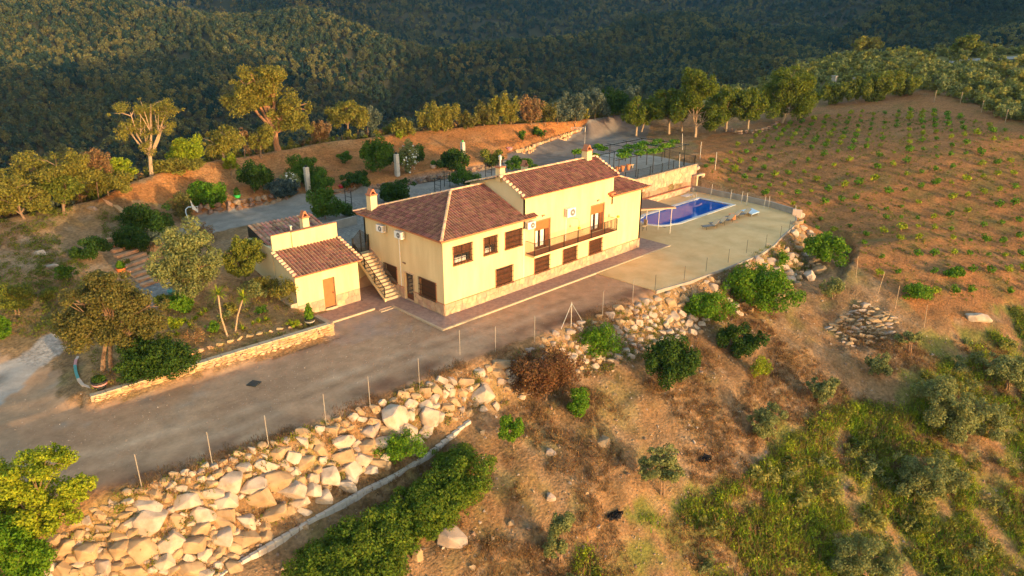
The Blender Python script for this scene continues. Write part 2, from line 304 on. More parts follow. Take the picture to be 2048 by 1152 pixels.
M['l_vivid'] = leafm('bright_green_leaves', (.075,.165,.008), (.14,.26,.014))
M['l_lime'] = leafm('yellow_green_leaves', (.19,.25,.012), (.30,.35,.02))
M['l_rose'] = leafm('rosemary_leaves', (.065,.12,.010), (.145,.205,.018))
M['l_blue'] = leafm('blue_grey_leaves', (.045,.075,.075), (.08,.115,.11))
M['l_dry'] = leafm('dry_leaves', (.20,.12,.05), (.30,.18,.08))
M['l_rust'] = leafm('rust_brown_leaves', (.12,.058,.026), (.20,.105,.045))
M['l_white'] = mat('white_blossom', (.5,.52,.48), (.65,.66,.6), 3, .8)
M['l_yellow'] = mat('yellow_blossom', (.55,.38,.03), (.65,.46,.05), 3, .8)
M['l_forest'] = mat('forest_leaves', (.034,.056,.028), (.23,.20,.055), .022, .7, island=.4, trans=.25, spec=.1, detail=5)
M['l_forest2'] = mat('forest_leaves_dark', (.016,.044,.034), (.075,.10,.045), .017, .7, island=.4, trans=.25, spec=.1, detail=5)

# ------------------------------------------------------------------ mesh helpers
def link(me, name, m, parent=None, smooth=False, origin=None):
    o = bpy.data.objects.new(name, me); COL.objects.link(o)
    if m and not me.materials: me.materials.append(m)
    if parent: o.parent = parent
    if smooth: me.polygons.foreach_set('use_smooth', np.ones(len(me.polygons), bool))
    return o
def wloc(o):
    v = Vector((0, 0, 0))
    while o: v = v+o.location; o = o.parent
    return v
class MB:
    def __init__(s): s.v = []; s.f = []
    def face(s, pts):
        n = len(s.v); s.v += [tuple(p) for p in pts]; s.f.append(tuple(range(n, n+len(pts))))
    def hexa(s, p):
        n = len(s.v); s.v += [tuple(q) for q in p]
        s.f += [tuple(n+i for i in q) for q in ((0,3,2,1),(4,5,6,7),(0,1,5,4),(1,2,6,5),(2,3,7,6),(3,0,4,7))]
    def box(s, x0, x1, y0, y1, z0, z1):
        s.hexa([(x0,y0,z0),(x1,y0,z0),(x1,y1,z0),(x0,y1,z0),(x0,y0,z1),(x1,y0,z1),(x1,y1,z1),(x0,y1,z1)])
    def obox(s, c, sx, sy, sz, rz=0, tilt=0):
        m = Matrix.Rotation(rz, 3, 'Z') @ Matrix.Rotation(tilt, 3, 'X')
        pts = [Vector(c)+m @ Vector((a*sx/2, b*sy/2, d*sz/2)) for d in (-1,1) for a, b in ((-1,-1),(1,-1),(1,1),(-1,1))]
        s.hexa(pts)
    def tube(s, pts, rad, n=6, cap=True):
        pts = [Vector(p) for p in pts]; r = rad if isinstance(rad, (list, tuple)) else [rad]*len(pts); base = len(s.v)
        for i, p in enumerate(pts):
            d = (pts[min(i+1, len(pts)-1)]-pts[max(i-1, 0)]).normalized(); a = d.orthogonal().normalized()
            if abs(d.z) < .95: a = Vector((0,0,1)).cross(d).normalized()
            b = d.cross(a)
            for k in range(n): t = 2*math.pi*k/n; s.v.append(tuple(p+(a*math.cos(t)+b*math.sin(t))*r[i]))
        for i in range(len(pts)-1):
            for k in range(n):
                k2 = (k+1) % n; s.f.append((base+i*n+k, base+i*n+k2, base+(i+1)*n+k2, base+(i+1)*n+k))
        if cap: s.f.append(tuple(base+k for k in range(n))[::-1]); e = base+(len(pts)-1)*n; s.f.append(tuple(e+k for k in range(n)))
    def lathe(s, c, prof, n=14):
        base = len(s.v)
        for r, z in prof:
            for k in range(n): t = 2*math.pi*k/n; s.v.append((c[0]+r*math.cos(t), c[1]+r*math.sin(t), c[2]+z))
        for i in range(len(prof)-1):
            for k in range(n):
                k2 = (k+1) % n; s.f.append((base+i*n+k, base+i*n+k2, base+(i+1)*n+k2, base+(i+1)*n+k))
        s.f.append(tuple(base+k for k in range(n))[::-1]); e = base+(len(prof)-1)*n; s.f.append(tuple(e+k for k in range(n)))
    def prism(s, poly, z0, z1):
        n = len(poly); b = len(s.v)
        s.v += [(p[0], p[1], z0) for p in poly]+[(p[0], p[1], z1) for p in poly]
        s.f.append(tuple(b+i for i in range(n))[::-1]); s.f.append(tuple(b+n+i for i in range(n)))
        for i in range(n): j = (i+1) % n; s.f.append((b+i, b+j, b+n+j, b+n+i))
    def mesh(s, name, off=(0,0,0)):
        me = bpy.data.meshes.new(name); o = Vector(off)
        me.from_pydata([tuple(Vector(p)-o) for p in s.v], [], s.f); me.update(); return me
    def build(s, name, m, parent=None, smooth=False, origin=None, kind=None):
        if parent is not None: off = wloc(parent)
        elif origin is not None: off = Vector(origin)
        else:
            a = np.array(s.v); off = Vector(((a[:,0].min()+a[:,0].max())/2, (a[:,1].min()+a[:,1].max())/2, a[:,2].min()))
        o = link(s.mesh(name, off), name, m, parent, smooth)
        if parent is None: o.location = off
        if kind: o['kind'] = kind
        return o
def tag(o, label=None, cat=None, group=None, kind=None):
    if label: o['label'] = label
    if cat: o['category'] = cat
    if group: o['group'] = group
    if kind: o['kind'] = kind
    return o
def thing(name, label, cat, loc, group=None, rz=0):
    o = bpy.data.objects.new(name, None); COL.objects.link(o); o.location = loc; o.rotation_euler.z = rz; o.empty_display_size = .3
    return tag(o, label, cat, group)
def place(me, name, m, parent, loc, rot=(0,0,0), sc=(1,1,1)):
    o = bpy.data.objects.new(name, me); COL.objects.link(o)
    if parent: o.parent = parent; loc = Vector(loc)-wloc(parent)
    o.location = loc; o.rotation_euler = rot; o.scale = sc
    if m: 
        if not me.materials: me.materials.append(m)
        if me.materials[0] != m: o.material_slots[0].link = 'OBJECT'; o.material_slots[0].material = m
    return o
def np_mesh(name, V, F, m, smooth=False):
    """V (n,3), F (k,4) or (k,3)"""
    me = bpy.data.meshes.new(name); k = F.shape[1]
    me.vertices.add(len(V)); me.vertices.foreach_set('co', np.ascontiguousarray(V, dtype=np.float32).ravel())
    me.loops.add(F.size); me.loops.foreach_set('vertex_index', F.astype(np.int32).ravel())
    me.polygons.add(len(F)); me.polygons.foreach_set('loop_start', np.arange(0, F.size, k, dtype=np.int32))
    if smooth: me.polygons.foreach_set('use_smooth', np.ones(len(F), bool))
    me.update(calc_edges=True)
    if m: me.materials.append(m)
    return me

# ------------------------------------------------------------------ ground sheet with its soils
gx, gy = len(xs), len(ys)
idx = np.arange(gx*gy).reshape(gx, gy)
F = np.stack([idx[:-1, :-1], idx[1:, :-1], idx[1:, 1:], idx[:-1, 1:]], -1).reshape(-1, 4)
V = np.stack([X, Y, Z], -1).reshape(-1, 3)
cut = inpoly(X[:-1, :-1]+.16, Y[:-1, :-1]+.16, [(30.3,2.2),(43.2,2.2),(43.2,6.3),(30.3,6.3)]).ravel()
gme = np_mesh('ground', V, F[~cut], None, True)
jx = X+fbm(X, Y, 2.2, 41, 3)*1.1; jy = Y+fbm(X, Y, 2.2, 47, 3)*1.1
Cc = np.zeros(X.shape+(3,)); Cc[:] = (.255,.152,.074)
def paint(w, c): Cc[:] = Cc*(1-w[..., None])+np.array(c)*w[..., None]
n1 = fbm(X, Y, 6, 61, 4); n2 = fbm(X, Y, 1.6, 71, 3); n3 = fbm(X, Y, 22, 81, 3)
front = (Z < -.5) & (dcam < 140)
paint(np.clip(n1*1.2, 0, .7), (.27,.175,.10)); paint(np.clip(-n1*1.5-.1, 0, .75), (.18,.095,.045)); n4 = fbm(X, Y, .9, 99, 2); paint(np.clip(n4*1.6-.3, 0, .55), (.30,.21,.13)); paint(np.clip(-n4*1.6-.3, 0, .5), (.13,.085,.04))
paint(np.clip(n2*1.3-.2, 0, .5), (.20,.17,.05))
# green cover on the lower right slope
gz = GP([(1130,1180),(1190,1040),(1330,1030),(1480,960),(1600,860),(1720,800),(1800,820),(1900,700),(1960,640),(2060,600),(2400,560),(2400,1500),(1100,1400)])
gw = inpoly(X+fbm(X, Y, 5, 3, 3)*4, Y+fbm(X, Y, 5, 4, 3)*4, gz)*sstep(-.25, .3, n2+n1*.6+.3); paint(gw*.85, (.14,.15,.03))
vw = inpoly(jx, jy, [P(1390,290,3)[:2], P(1560,236,4)[:2], P(1860,192,7)[:2], P(2400,330,4.5)[:2], P(2200,560,-3.6)[:2], P(1850,640,-4.4)[:2], P(1620,470,-.6)[:2], (47,-1), (47.5,9)]).astype(float)
paint(vw, (.31,.142,.055)); paint(vw*np.clip(n1*1.4, 0, .6), (.30,.165,.08)); fr_ = np.sin((X*.57+Y*.82)*2*math.pi/2.9+fbm(X, Y, 9, 8, 2)*1.2)*sstep(135, 90, dcam); paint(vw*np.clip(fr_*.5-.05, 0, .4), (.16,.095,.04)); paint(vw*np.clip(n2*.9+n3*.6-.05, 0, .55), (.13,.125,.035))
bk = inpoly(jx, jy, [tuple(p[:2]) for p in roadtop]+[tuple(c[:2]) for c in crest[:19][::-1]]).astype(float)
paint(bk, (.37,.155,.052)); paint(bk*np.clip(n1*1.6, 0, .7), (.40,.235,.11)); paint(bk*np.clip(n2*1.4-.3, 0, .5), (.26,.12,.05))
by = (inpoly(jx, jy, GP([(-300,900),(-300,440),(200,398),(240,420),(330,480),(300,560),(200,570),(100,690),(0,790)]))).astype(float)
paint(by, (.28,.175,.09)); paint(by*np.clip(n1*1.5, 0, .7), (.30,.21,.13)); paint(by*np.clip(-n1*1.3-.1, 0, .6), (.12,.105,.045)); paint(by*np.clip(n2*1.5-.4, 0, .6), (.36,.28,.2))
gd = inpoly(jx*.3+X*.7, jy*.3+Y*.7, [(-22,4.2),(-7.6,3.2),(-7.2,6),(-7.8,14),(-11,20)]+GP([(340,560),(300,640),(180,670),(150,700)])).astype(float)
paint(gd, (.36,.205,.09)); paint(gd*np.clip(n2*1.2, 0, .6), (.36,.22,.11)); paint(gd*np.clip(-n2*1.2-.1, 0, .5), (.14,.105,.03))
dr = inpoly(jx*.5+X*.5, jy*.5+Y*.5, DRIVE+[]).astype(float); paint(dr, (.43,.262,.158))
streak = fbm(X*.35+Y*.1, Y*1.3-X*.17, 3.2, 91, 2)
paint(dr*np.clip(streak*.9+.05, 0, .45), (.50,.34,.22)); paint(dr*np.clip(-n1*1.3-.1, 0, .5), (.25,.155,.10)); paint(dr*np.clip(n2*2-.9, 0, .6), (.30,.26,.22))
tt = Y-yedge+fbm(X, Y, 7, 19, 2)*.5
for c_ in (2.5, 4.1): paint(dr*np.exp(-((tt-c_)/.33)**2)*np.clip(.45+n2, .1, .6)*(X < 10), (.50,.36,.25))
paint(dr*np.exp(-((tt-3.3)/.3)**2)*np.clip(.3-n2, 0, .45)*(X < 10), (.24,.155,.10))
fd = sstep(1.6, .2, np.abs(Y-np.interp(X, [e[0] for e in EDGE], [e[1] for e in EDGE])-1.2))*(Z > -.3)*(X < 16)
paint(fd*np.clip(.45+n2, 0, .8), (.16,.075,.045))
up = inpoly(X, Y, UPPER).astype(float); paint(up, (.24,.22,.20))
rd = inpoly(jx*.15+X*.85, jy*.15+Y*.85, [P(*p)[:2] for p in RT]+[P(*p)[:2] for p in RB[::-1]]).astype(float); paint(rd, (.27,.245,.22))
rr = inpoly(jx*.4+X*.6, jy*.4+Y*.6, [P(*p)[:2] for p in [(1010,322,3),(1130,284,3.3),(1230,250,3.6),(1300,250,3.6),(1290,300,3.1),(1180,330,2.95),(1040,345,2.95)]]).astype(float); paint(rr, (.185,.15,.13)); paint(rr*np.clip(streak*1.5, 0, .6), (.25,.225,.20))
rj = inpoly(jx*.4+X*.6, jy*.4+Y*.6, GP([(270,560),(330,540),(345,565),(330,600),(290,640)])).astype(float); paint(rj, (.25,.235,.225))
rmp = inpoly(jx*.4+X*.6, jy*.4+Y*.6, GP([(-60,745),(30,715),(95,672),(130,668),(118,700),(60,745),(20,790),(-60,870)])).astype(float); paint(rmp, (.36,.32,.29)); paint(rmp*np.clip(n2*2, 0, .8), (.20,.15,.11))
wash = inpoly(jx, jy, [(-9,2.2),(-7,1.6),(-3,-.2),(-1.7,.5),(-1.6,4.3),(-6.8,5.2)]).astype(float); paint(wash*np.clip(.45+n2*1.4, 0, .85), (.37,.27,.22))
# land beyond the crest: woodland floor
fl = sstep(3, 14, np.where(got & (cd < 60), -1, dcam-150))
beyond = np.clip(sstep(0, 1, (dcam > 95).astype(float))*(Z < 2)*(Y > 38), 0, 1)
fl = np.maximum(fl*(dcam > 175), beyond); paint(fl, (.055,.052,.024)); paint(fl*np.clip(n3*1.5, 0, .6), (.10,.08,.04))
rg = inpoly(jx, jy, [P(1640,225,4)[:2], P(1860,192,7)[:2], P(2400,330,4)[:2], (330,60)]+[tuple(c[:2]) for c in crest[19:][::-1]]).astype(float)
paint(rg, (.20,.18,.065)); paint(rg*np.clip(n1*1.5, 0, .6), (.25,.19,.09))
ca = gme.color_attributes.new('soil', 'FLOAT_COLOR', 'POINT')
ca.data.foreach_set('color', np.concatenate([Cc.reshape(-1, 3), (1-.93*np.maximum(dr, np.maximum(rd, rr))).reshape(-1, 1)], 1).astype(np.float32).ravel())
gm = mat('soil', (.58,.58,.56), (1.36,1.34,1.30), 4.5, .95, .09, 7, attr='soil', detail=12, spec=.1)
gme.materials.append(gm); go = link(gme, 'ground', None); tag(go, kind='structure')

# ------------------------------------------------------------------ paving laid as cut stones
def clip_half(poly, nx, ny, c):
    out = []
    for i in range(len(poly)):
        a, b = poly[i], poly[(i+1) % len(poly)]; da = nx*a[0]+ny*a[1]-c; db = nx*b[0]+ny*b[1]-c
        if da <= 0: out.append(a)
        if (da < 0) != (db < 0) and da != db: t = da/(da-db); out.append((a[0]+(b[0]-a[0])*t, a[1]+(b[1]-a[1])*t))
    return out
def crazy(u0, u1, v0, v1, size, seed=1, gap=.02, region=None):
    rn = random.Random(seed); nu = max(1, round((u1-u0)/size)); nv = max(1, round((v1-v0)/size)); S = []
    for i in range(-1, nu+1):
        for j in range(-1, nv+1):
            S.append((u0+(i+.5+rn.uniform(-.38, .38))*(u1-u0)/nu, v0+(j+.5+rn.uniform(-.38, .38))*(v1-v0)/nv, i, j))
    cells = []
    for a in S:
        if not (0 <= a[2] < nu and 0 <= a[3] < nv): continue
        poly = region or [(u0,v0),(u1,v0),(u1,v1),(u0,v1)]; poly = clip_half(clip_half(clip_half(clip_half(poly, -1,0,-u0), 1,0,u1), 0,-1,-v0), 0,1,v1)
        for b in S:
            if b is a or abs(b[2]-a[2]) > 2 or abs(b[3]-a[3]) > 2: continue
            dx, dy = b[0]-a[0], b[1]-a[1]; l = math.hypot(dx, dy); m = ((a[0]+b[0])/2, (a[1]+b[1])/2)
            poly = clip_half(poly, dx/l, dy/l, (m[0]*dx+m[1]*dy)/l-gap/2)
            if len(poly) < 3: break
        q = []
        for p in poly:
            if not q or math.hypot(p[0]-q[-1][0], p[1]-q[-1][1]) > .015: q.append(p)
        if len(q) >= 3 and abs(sum(q[i][0]*q[(i+1) % len(q)][1]-q[(i+1) % len(q)][0]*q[i][1] for i in range(len(q)))) > .02: cells.append(q)
    return cells
class Frame:
    """wall plane: u along, v up, w out"""
    def __init__(s, o, u, w): s.o = Vector(o); s.u = Vector(u); s.w = Vector(w); s.z = Vector((0,0,1))
    def __call__(s, u, v, w=0): return s.o+s.u*u+s.z*v+s.w*w
FR = Frame((0,0,0), (1,0,0), (0,-1,0)); LF = Frame((0,0,0), (0,1,0), (-1,0,0))
def fbox(mb, fr, u0, u1, v0, v1, w0, w1):
    c = [fr(u, v, w) for w in (w0, w1) for u, v in ((u0,v0),(u1,v0),(u1,v1),(u0,v1))]
    if (fr.u.cross(fr.z)).dot(fr.w) < 0: c = [c[i] for i in (1,0,3,2,5,4,7,6)]
    mb.hexa(c)
def fprism(mb, fr, poly, w0, w1):
    a = [fr(p[0], p[1], w0) for p in poly]; b = [fr(p[0], p[1], w1) for p in poly]; n = len(poly); k = len(mb.v); mb.v += [tuple(q) for q in a+b]
    mb.f.append(tuple(k+n+i for i in range(n)))
    for i in range(n): j = (i+1) % n; mb.f.append((k+i, k+j, k+n+j, k+n+i))
def holed(mb, fr, u0, u1, v0, v1, holes, depth=.22):
    us = sorted({u0, u1, *[h[0] for h in holes], *[h[1] for h in holes]}); vv = sorted({v0, v1, *[h[2] for h in holes], *[h[3] for h in holes]})
    us = [u for u in us if u0 <= u <= u1]; vv = [v for v in vv if v0 <= v <= v1]
    for a, b in zip(us[:-1], us[1:]):
        for c, d in zip(vv[:-1], vv[1:]):
            if not any(h[0]-1e-6 <= a and b <= h[1]+1e-6 and h[2]-1e-6 <= c and d <= h[3]+1e-6 for h in holes): mb.face([fr(a,c), fr(b,c), fr(b,d), fr(a,d)])
    for h in holes:
        if h[0] < u0-1e-6 or h[1] > u1+1e-6: continue
        a, b, c, d = h
        for q in (((a,c),(b,c)),((b,c),(b,d)),((b,d),(a,d)),((a,d),(a,c))): mb.face([fr(*q[0]), fr(*q[1]), fr(*q[1], -depth), fr(*q[0], -depth)])
def flags(parent, fr, u0, u1, v0, v1, size, seed, w=.03, th=.03, name='flagstone', m='flag', region=None, skip=()):
    for q in crazy(u0, u1, v0, v1, size, seed, region=region):
        cx = sum(p[0] for p in q)/len(q); cy = sum(p[1] for p in q)/len(q)
        if any(a < cx < b and c < cy < d for a, b, c, d in skip): continue
        mb = MB(); fprism(mb, fr, q, w-.01, w+th*random.uniform(.5, 1.2)); mb.build(name, M[m], parent)

# clay tiles: rounded columns of overlapping tiles running down a slope
def tiles(parent, name, poly, m, pitch=.235, step=.40, rad=.085, seed=1):
    """poly: 3-D outline on one plane; first edge is the eave"""
    rn = random.Random(seed); p0, p1 = Vector(poly[0]), Vector(poly[1]); u = (p1-p0).normalized()
    nrm = Vector((0,0,0))
    for i in range(1, len(poly)-1): nrm += (Vector(poly[i])-p0).cross(Vector(poly[i+1])-p0)
    nrm.normalize(); nrm = nrm if nrm.z > 0 else -nrm; v = nrm.cross(u); v = v if v.z > 0 else -v
    pl = [((Vector(p)-p0).dot(u), (Vector(p)-p0).dot(v)) for p in poly]
    umin, umax = min(p[0] for p in pl), max(p[0] for p in pl); n = round((umax-umin)/pitch); pt = (umax-umin)/n
    mb = MB(); base = MB(); base.face([Vector(p)-nrm*.0 for p in poly]); base.build('roof_deck', M['mortar'], parent)
    ang = [math.pi*(k/5) for k in range(6)]
    for k in range(n):
        uc = umin+(k+.5)*pt; X_ = []
        for i in range(len(pl)):
            a, b = pl[i], pl[(i+1) % len(pl)]
            if (a[0] <= uc) != (b[0] <= uc): X_.append(a[1]+(b[1]-a[1])*(uc-a[0])/(b[0]-a[0]))
        if len(X_) < 2: continue
        v0, v1 = min(X_), max(X_); s = v0-.05
        while s < v1-.05:
            e = min(s+step, v1); du = rn.uniform(-.006, .006); lift0, lift1 = .03, .0
            for (ss, li, rr) in ((s, .035, rad), ): pass
            b = len(mb.v)
            for (t, li, rr) in ((s-.03, .035, rad), (e, .008, rad*.88)):
                for a in ang: mb.v.append(tuple(p0+u*(uc+du-math.cos(a)*rr)+v*t+nrm*(math.sin(a)*rr*.85+li)))
            for q in range(5): mb.f.append((b+q, b+q+1, b+6+q+1, b+6+q))
            mb.f.append(tuple(b+q for q in range(6))[::-1])
            s = e
    return mb.build(name, m, parent, kind='stuff')
def ridge_line(parent, a, b, m, r=.12, name='ridge_tiles', seed=3):
    a, b = Vector(a), Vector(b); L = (b-a).length; n = max(1, round(L/.38)); d = (b-a)/n; dd = d.normalized(); side = Vector((0,0,1)).cross(dd).normalized(); up = dd.cross(side)
    mb = MB()
    for i in range(n):
        b0 = len(mb.v)
        for t, rr, li in ((0, r, .0), (1.08, r*.85, -.01)):
            for k in range(6): an = math.pi*k/5; mb.v.append(tuple(a+d*(i+t)+side*math.cos(an)*rr+up*(math.sin(an)*rr+li)))
        for q in range(5): mb.f.append((b0+q, b0+q+1, b0+7+q, b0+6+q))
        mb.f.append(tuple(b0+q for q in range(6))[::-1])
    return mb.build(name, m, parent, kind='stuff')
def verge_tiles(parent, a, b, out, seed=5):
    """half-round ends laid across a gable edge"""
    a, b, out = Vector(a), Vector(b), Vector(out); n = round((b-a).length/.36); mb = MB(); d = (b-a)/n; dd = d.normalized()
    for i in range(n):
        c = a+d*(i+.5); b0 = len(mb.v)
        for t in (0, 1):
            for k in range(6): an = math.pi*k/5; mb.v.append(tuple(c+out*(t*.30-.12)+dd*math.cos(an)*.13+Vector((0,0,math.sin(an)*.11+.03-t*.03))))
        for q in range(5): mb.f.append((b0+q, b0+q+1, b0+7+q, b0+6+q))
        mb.f.append(tuple(b0+6+q for q in range(6)))
    return mb.build('verge_tiles', M['ridge'], parent, kind='stuff')

# ------------------------------------------------------------------ the farmhouse
H = thing('farmhouse', 'long two-storey cream yellow farmhouse with red-brown tiled roofs and a balcony', 'house', (0, 0, .12))
ZF = .12
winF = {'A': (.95,2.60,3.80,5.08), 'B': (3.85,5.07,3.86,5.10), 'C': (6.0,7.66,3.84,5.08), 'g1': (5.03,6.66,1.08,2.38), 'g2': (9.2,10.8,1.08,2.26), 'g3': (12.55,14.15,1.10,2.28), 'g4': (15.85,17.45,1.10,2.24)}
doorF = {'d1': (9.2,10.85,2.98,5.27), 'd2': (15.92,17.58,2.98,5.29)}
winL = {'w1': (.94,2.79,1.05,2.36), 'w2': (5.72,7.18,1.10,2.36)}; doorL = (3.60,4.70,.12,2.32)
w = MB()
holesF = list(winF.values())+list(doorF.values())
L0 = [h for h in holesF if h[1] < 7.89]; Hh = [h for h in holesF if 7.89 < h[0] < 18.5]
holed(w, FR, 0, 7.89, ZF, 5.75, L0); holed(w, FR, 7.89, 18.58, ZF, 7.45, Hh); holed(w, FR, 18.58, 23, ZF, 5.75, [])
w.build('front_wall', M['plaster'], H)
w = MB(); holed(w, LF, 0, 9.82, ZF, 5.75, list(winL.values())+[doorL]); w.build('side_wall', M['plaster'], H)
w = MB()   # gable walls of the tall middle block, its back and the right end
RY, RZ, BZ, BY = 2.3, 8.72, 7.62, 6.1
for x in (7.89, 18.58): w.hexa([(x-.0,0,5.0),(x+.2,0,5.0),(x+.2,BY,5.0),(x,BY,5.0),(x,0,7.45),(x+.2,0,7.45),(x+.2,BY,7.45),(x,BY,7.45)]); w.hexa([(x,.0,7.45),(x+.2,.0,7.45),(x+.2,BY,7.45),(x,BY,7.45),(x,RY,RZ-.06),(x+.2,RY,RZ-.06),(x+.2,BY,BZ),(x,BY,BZ)])
w.box(8.1, 18.57, BY-.2, BY, 5.0, 7.6); w.box(22.8, 23, .0, 9.8, ZF, 5.75); w.box(.0, 23, 9.62, 9.82, 2.9, 5.75)
w.build('gable_wall', M['plaster_grey'], H)
# floor inside so that nothing is seen through openings
w = MB(); w.box(.3, 22.7, .26, 9.5, .1, 5.6); w.build('interior', M['mortar'], H)
# soffit band
w = MB()
for (x0, x1, z) in ((-.42, 8.9, 5.75), (8.9, 8.9, 5.75)):
    if x1 > x0: w.box(x0, x1, -.42, .0, z, z+.16)
w.box(-.42, -.0, .0, 10.2, 5.75, 5.91); w.box(7.6, 18.9, -.38, .0, 7.45, 7.60); w.box(18.25, 23.42, -.42, 0.0, 5.75, 5.91); w.box(23.0, 23.42, .0, 9.8, 5.75, 5.91)
w.box(18.05, 18.62, -.40, -.02, 5.92, 6.12)
w.build('eaves_band', M['terracotta'], H)
AP = (4.41, 4.36, 7.8)
tiles(H, 'roof_tiles', [(-.48,-.5,5.93),(9.0,-.5,5.93),(9.0,-.1,6.08),(7.89,-.1,6.08),(7.89,4.36,7.8),AP], M['tile'], seed=1)
tiles(H, 'roof_tiles', [(-.48,10.35,5.93),(-.48,-.5,5.93),AP], M['tile'], seed=2)
ridge_line(H, (-.5,-.52,5.98), (4.41,4.36,7.87), M['ridge']); ridge_line(H, AP[:2]+(7.86,), (7.85,4.36,7.86), M['ridge']); ridge_line(H, (-.5,10.4,5.98), (4.41,4.36,7.87), M['ridge'], .10)
w = MB(); w.face([(4.41,4.36,7.78),(7.89,4.36,7.78),(7.89,9.9,5.95),(-.4,10.3,5.9)]); w.face([(18.6,4.36,7.78),(23.4,10,5.95),(18.6,10,5.95)]); w.face([(23.45,-.45,5.93),(23.45,10.2,5.93),(18.6,4.36,7.78)]); w.face([(7.9,6.1,5.9),(18.6,6.1,5.9),(18.6,9.9,5.7),(7.9,9.9,5.7)]); w.build('rear_roof', M['tile'], H)
tiles(H, 'roof_tiles', [(7.55,-.45,7.56),(18.95,-.45,7.56),(18.95,RY,RZ+.06),(7.55,RY,RZ+.06)], M['tile'], seed=3)
w = MB(); w.face([(7.6,RY,RZ+.04),(18.9,RY,RZ+.04),(18.9,BY+.3,BZ-.02),(7.6,BY+.3,BZ-.02)]); w.build('rear_roof', M['tile'], H)
ridge_line(H, (7.6,RY,RZ+.1), (18.9,RY,RZ+.1), M['ridge']); verge_tiles(H, (7.62,-.4,7.62), (7.62,RY,RZ+.1), (-1,0,0)); verge_tiles(H, (18.9,-.4,7.62), (18.9,RY,RZ+.1), (1,0,0)); verge_tiles(H, (7.62,RY+.2,RZ), (7.62,BY+.2,BZ), (-1,0,0))
tiles(H, 'roof_tiles', [(18.3,-.5,5.93),(23.48,-.5,5.93),(18.78,4.36,7.8),(18.78,0,6.1),(18.3,0,6.1)], M['tile'], seed=4)
ridge_line(H, (23.5,-.52,5.98), (18.8,4.36,7.87), M['ridge'])
def chimney(parent, x, y, z0, z1, s, cap):
    c = MB(); c.box(x-s/2, x+s/2, y-s/2, y+s/2, z0, z1); ch = c.build('chimney', M['plaster'], parent)
    c = MB(); c.box(x-s/2-.05, x+s/2+.05, y-s/2-.05, y+s/2+.05, z1, z1+.12)
    if cap == 'arch':
        for sx in (-1, 1):
            c.hexa([(x+sx*s*.42-.04,y-s*.42,z1+.12),(x+sx*s*.42+.04,y-s*.42,z1+.12),(x+sx*s*.42+.04,y+s*.42,z1+.12),(x+sx*s*.42-.04,y+s*.42,z1+.12),(x+sx*s*.13-.05,y-s*.42,z1+.42),(x+sx*s*.13+.05,y-s*.42,z1+.42),(x+sx*s*.13+.05,y+s*.42,z1+.42),(x+sx*s*.13-.05,y+s*.42,z1+.42)])
        c.tube([(x, y-s*.46, z1+.42), (x, y+s*.46, z1+.42)], .11, 8)
    c.build('chimney_cap', M['brick'], ch)
    if cap == 'pipe':
        c = MB(); c.tube([(x,y,z1+.12),(x,y,z1+.75)], .07, 8); c.tube([(x,y,z1+.6),(x,y,z1+.85)], .14, 10); c.tube([(x,y,z1+.85),(x,y,z1+.98)], [.16,.03], 10); c.build('flue_pipe', M['steel'], ch)
    return ch
chimney(H, .35, 9.0, 6.0, 7.35, .58, 'arch'); chimney(H, 7.95, 2.6, 8.3, 9.35, .52, 'pipe'); chimney(H, 17.7, 2.2, 8.4, 9.45, .62, 'arch')
chimney(H, 15.2, 7.2, 5.6, 7.75, .45, 'arch')
# stone plinth
w = MB()
def band(fr, u0, u1, gaps):
    cur = u0
    for g0, g1 in sorted(gaps)+[(u1, u1)]:
        if g0 > cur: fbox(w, fr, cur, g0, ZF, 1.0, .001, .022)
        cur = g1
band(FR, 0, 23.02, []); band(LF, .0, 5.5, [(doorL[0]-.02, doorL[1]+.02)])
w.build('plinth_mortar', M['mortar'], H)
flags(H, FR, .0, 23.0, ZF+.01, .99, .50, 11, w=.025)
flags(H, LF, .0, doorL[0]-.04, ZF+.01, .99, .50, 12, w=.025); flags(H, LF, doorL[1]+.04, 5.45, ZF+.01, .99, .5, 13, w=.025)
w = MB(); fbox(w, FR, -.03, 23.05, 1.0, 1.035, .001, .06); fbox(w, LF, .0, doorL[0]-.02, 1.0, 1.035, .001, .06); fbox(w, LF, doorL[1]+.02, 5.5, 1.0, 1.035, .001, .06)
w.build('plinth_capping', M['terracotta'], H)
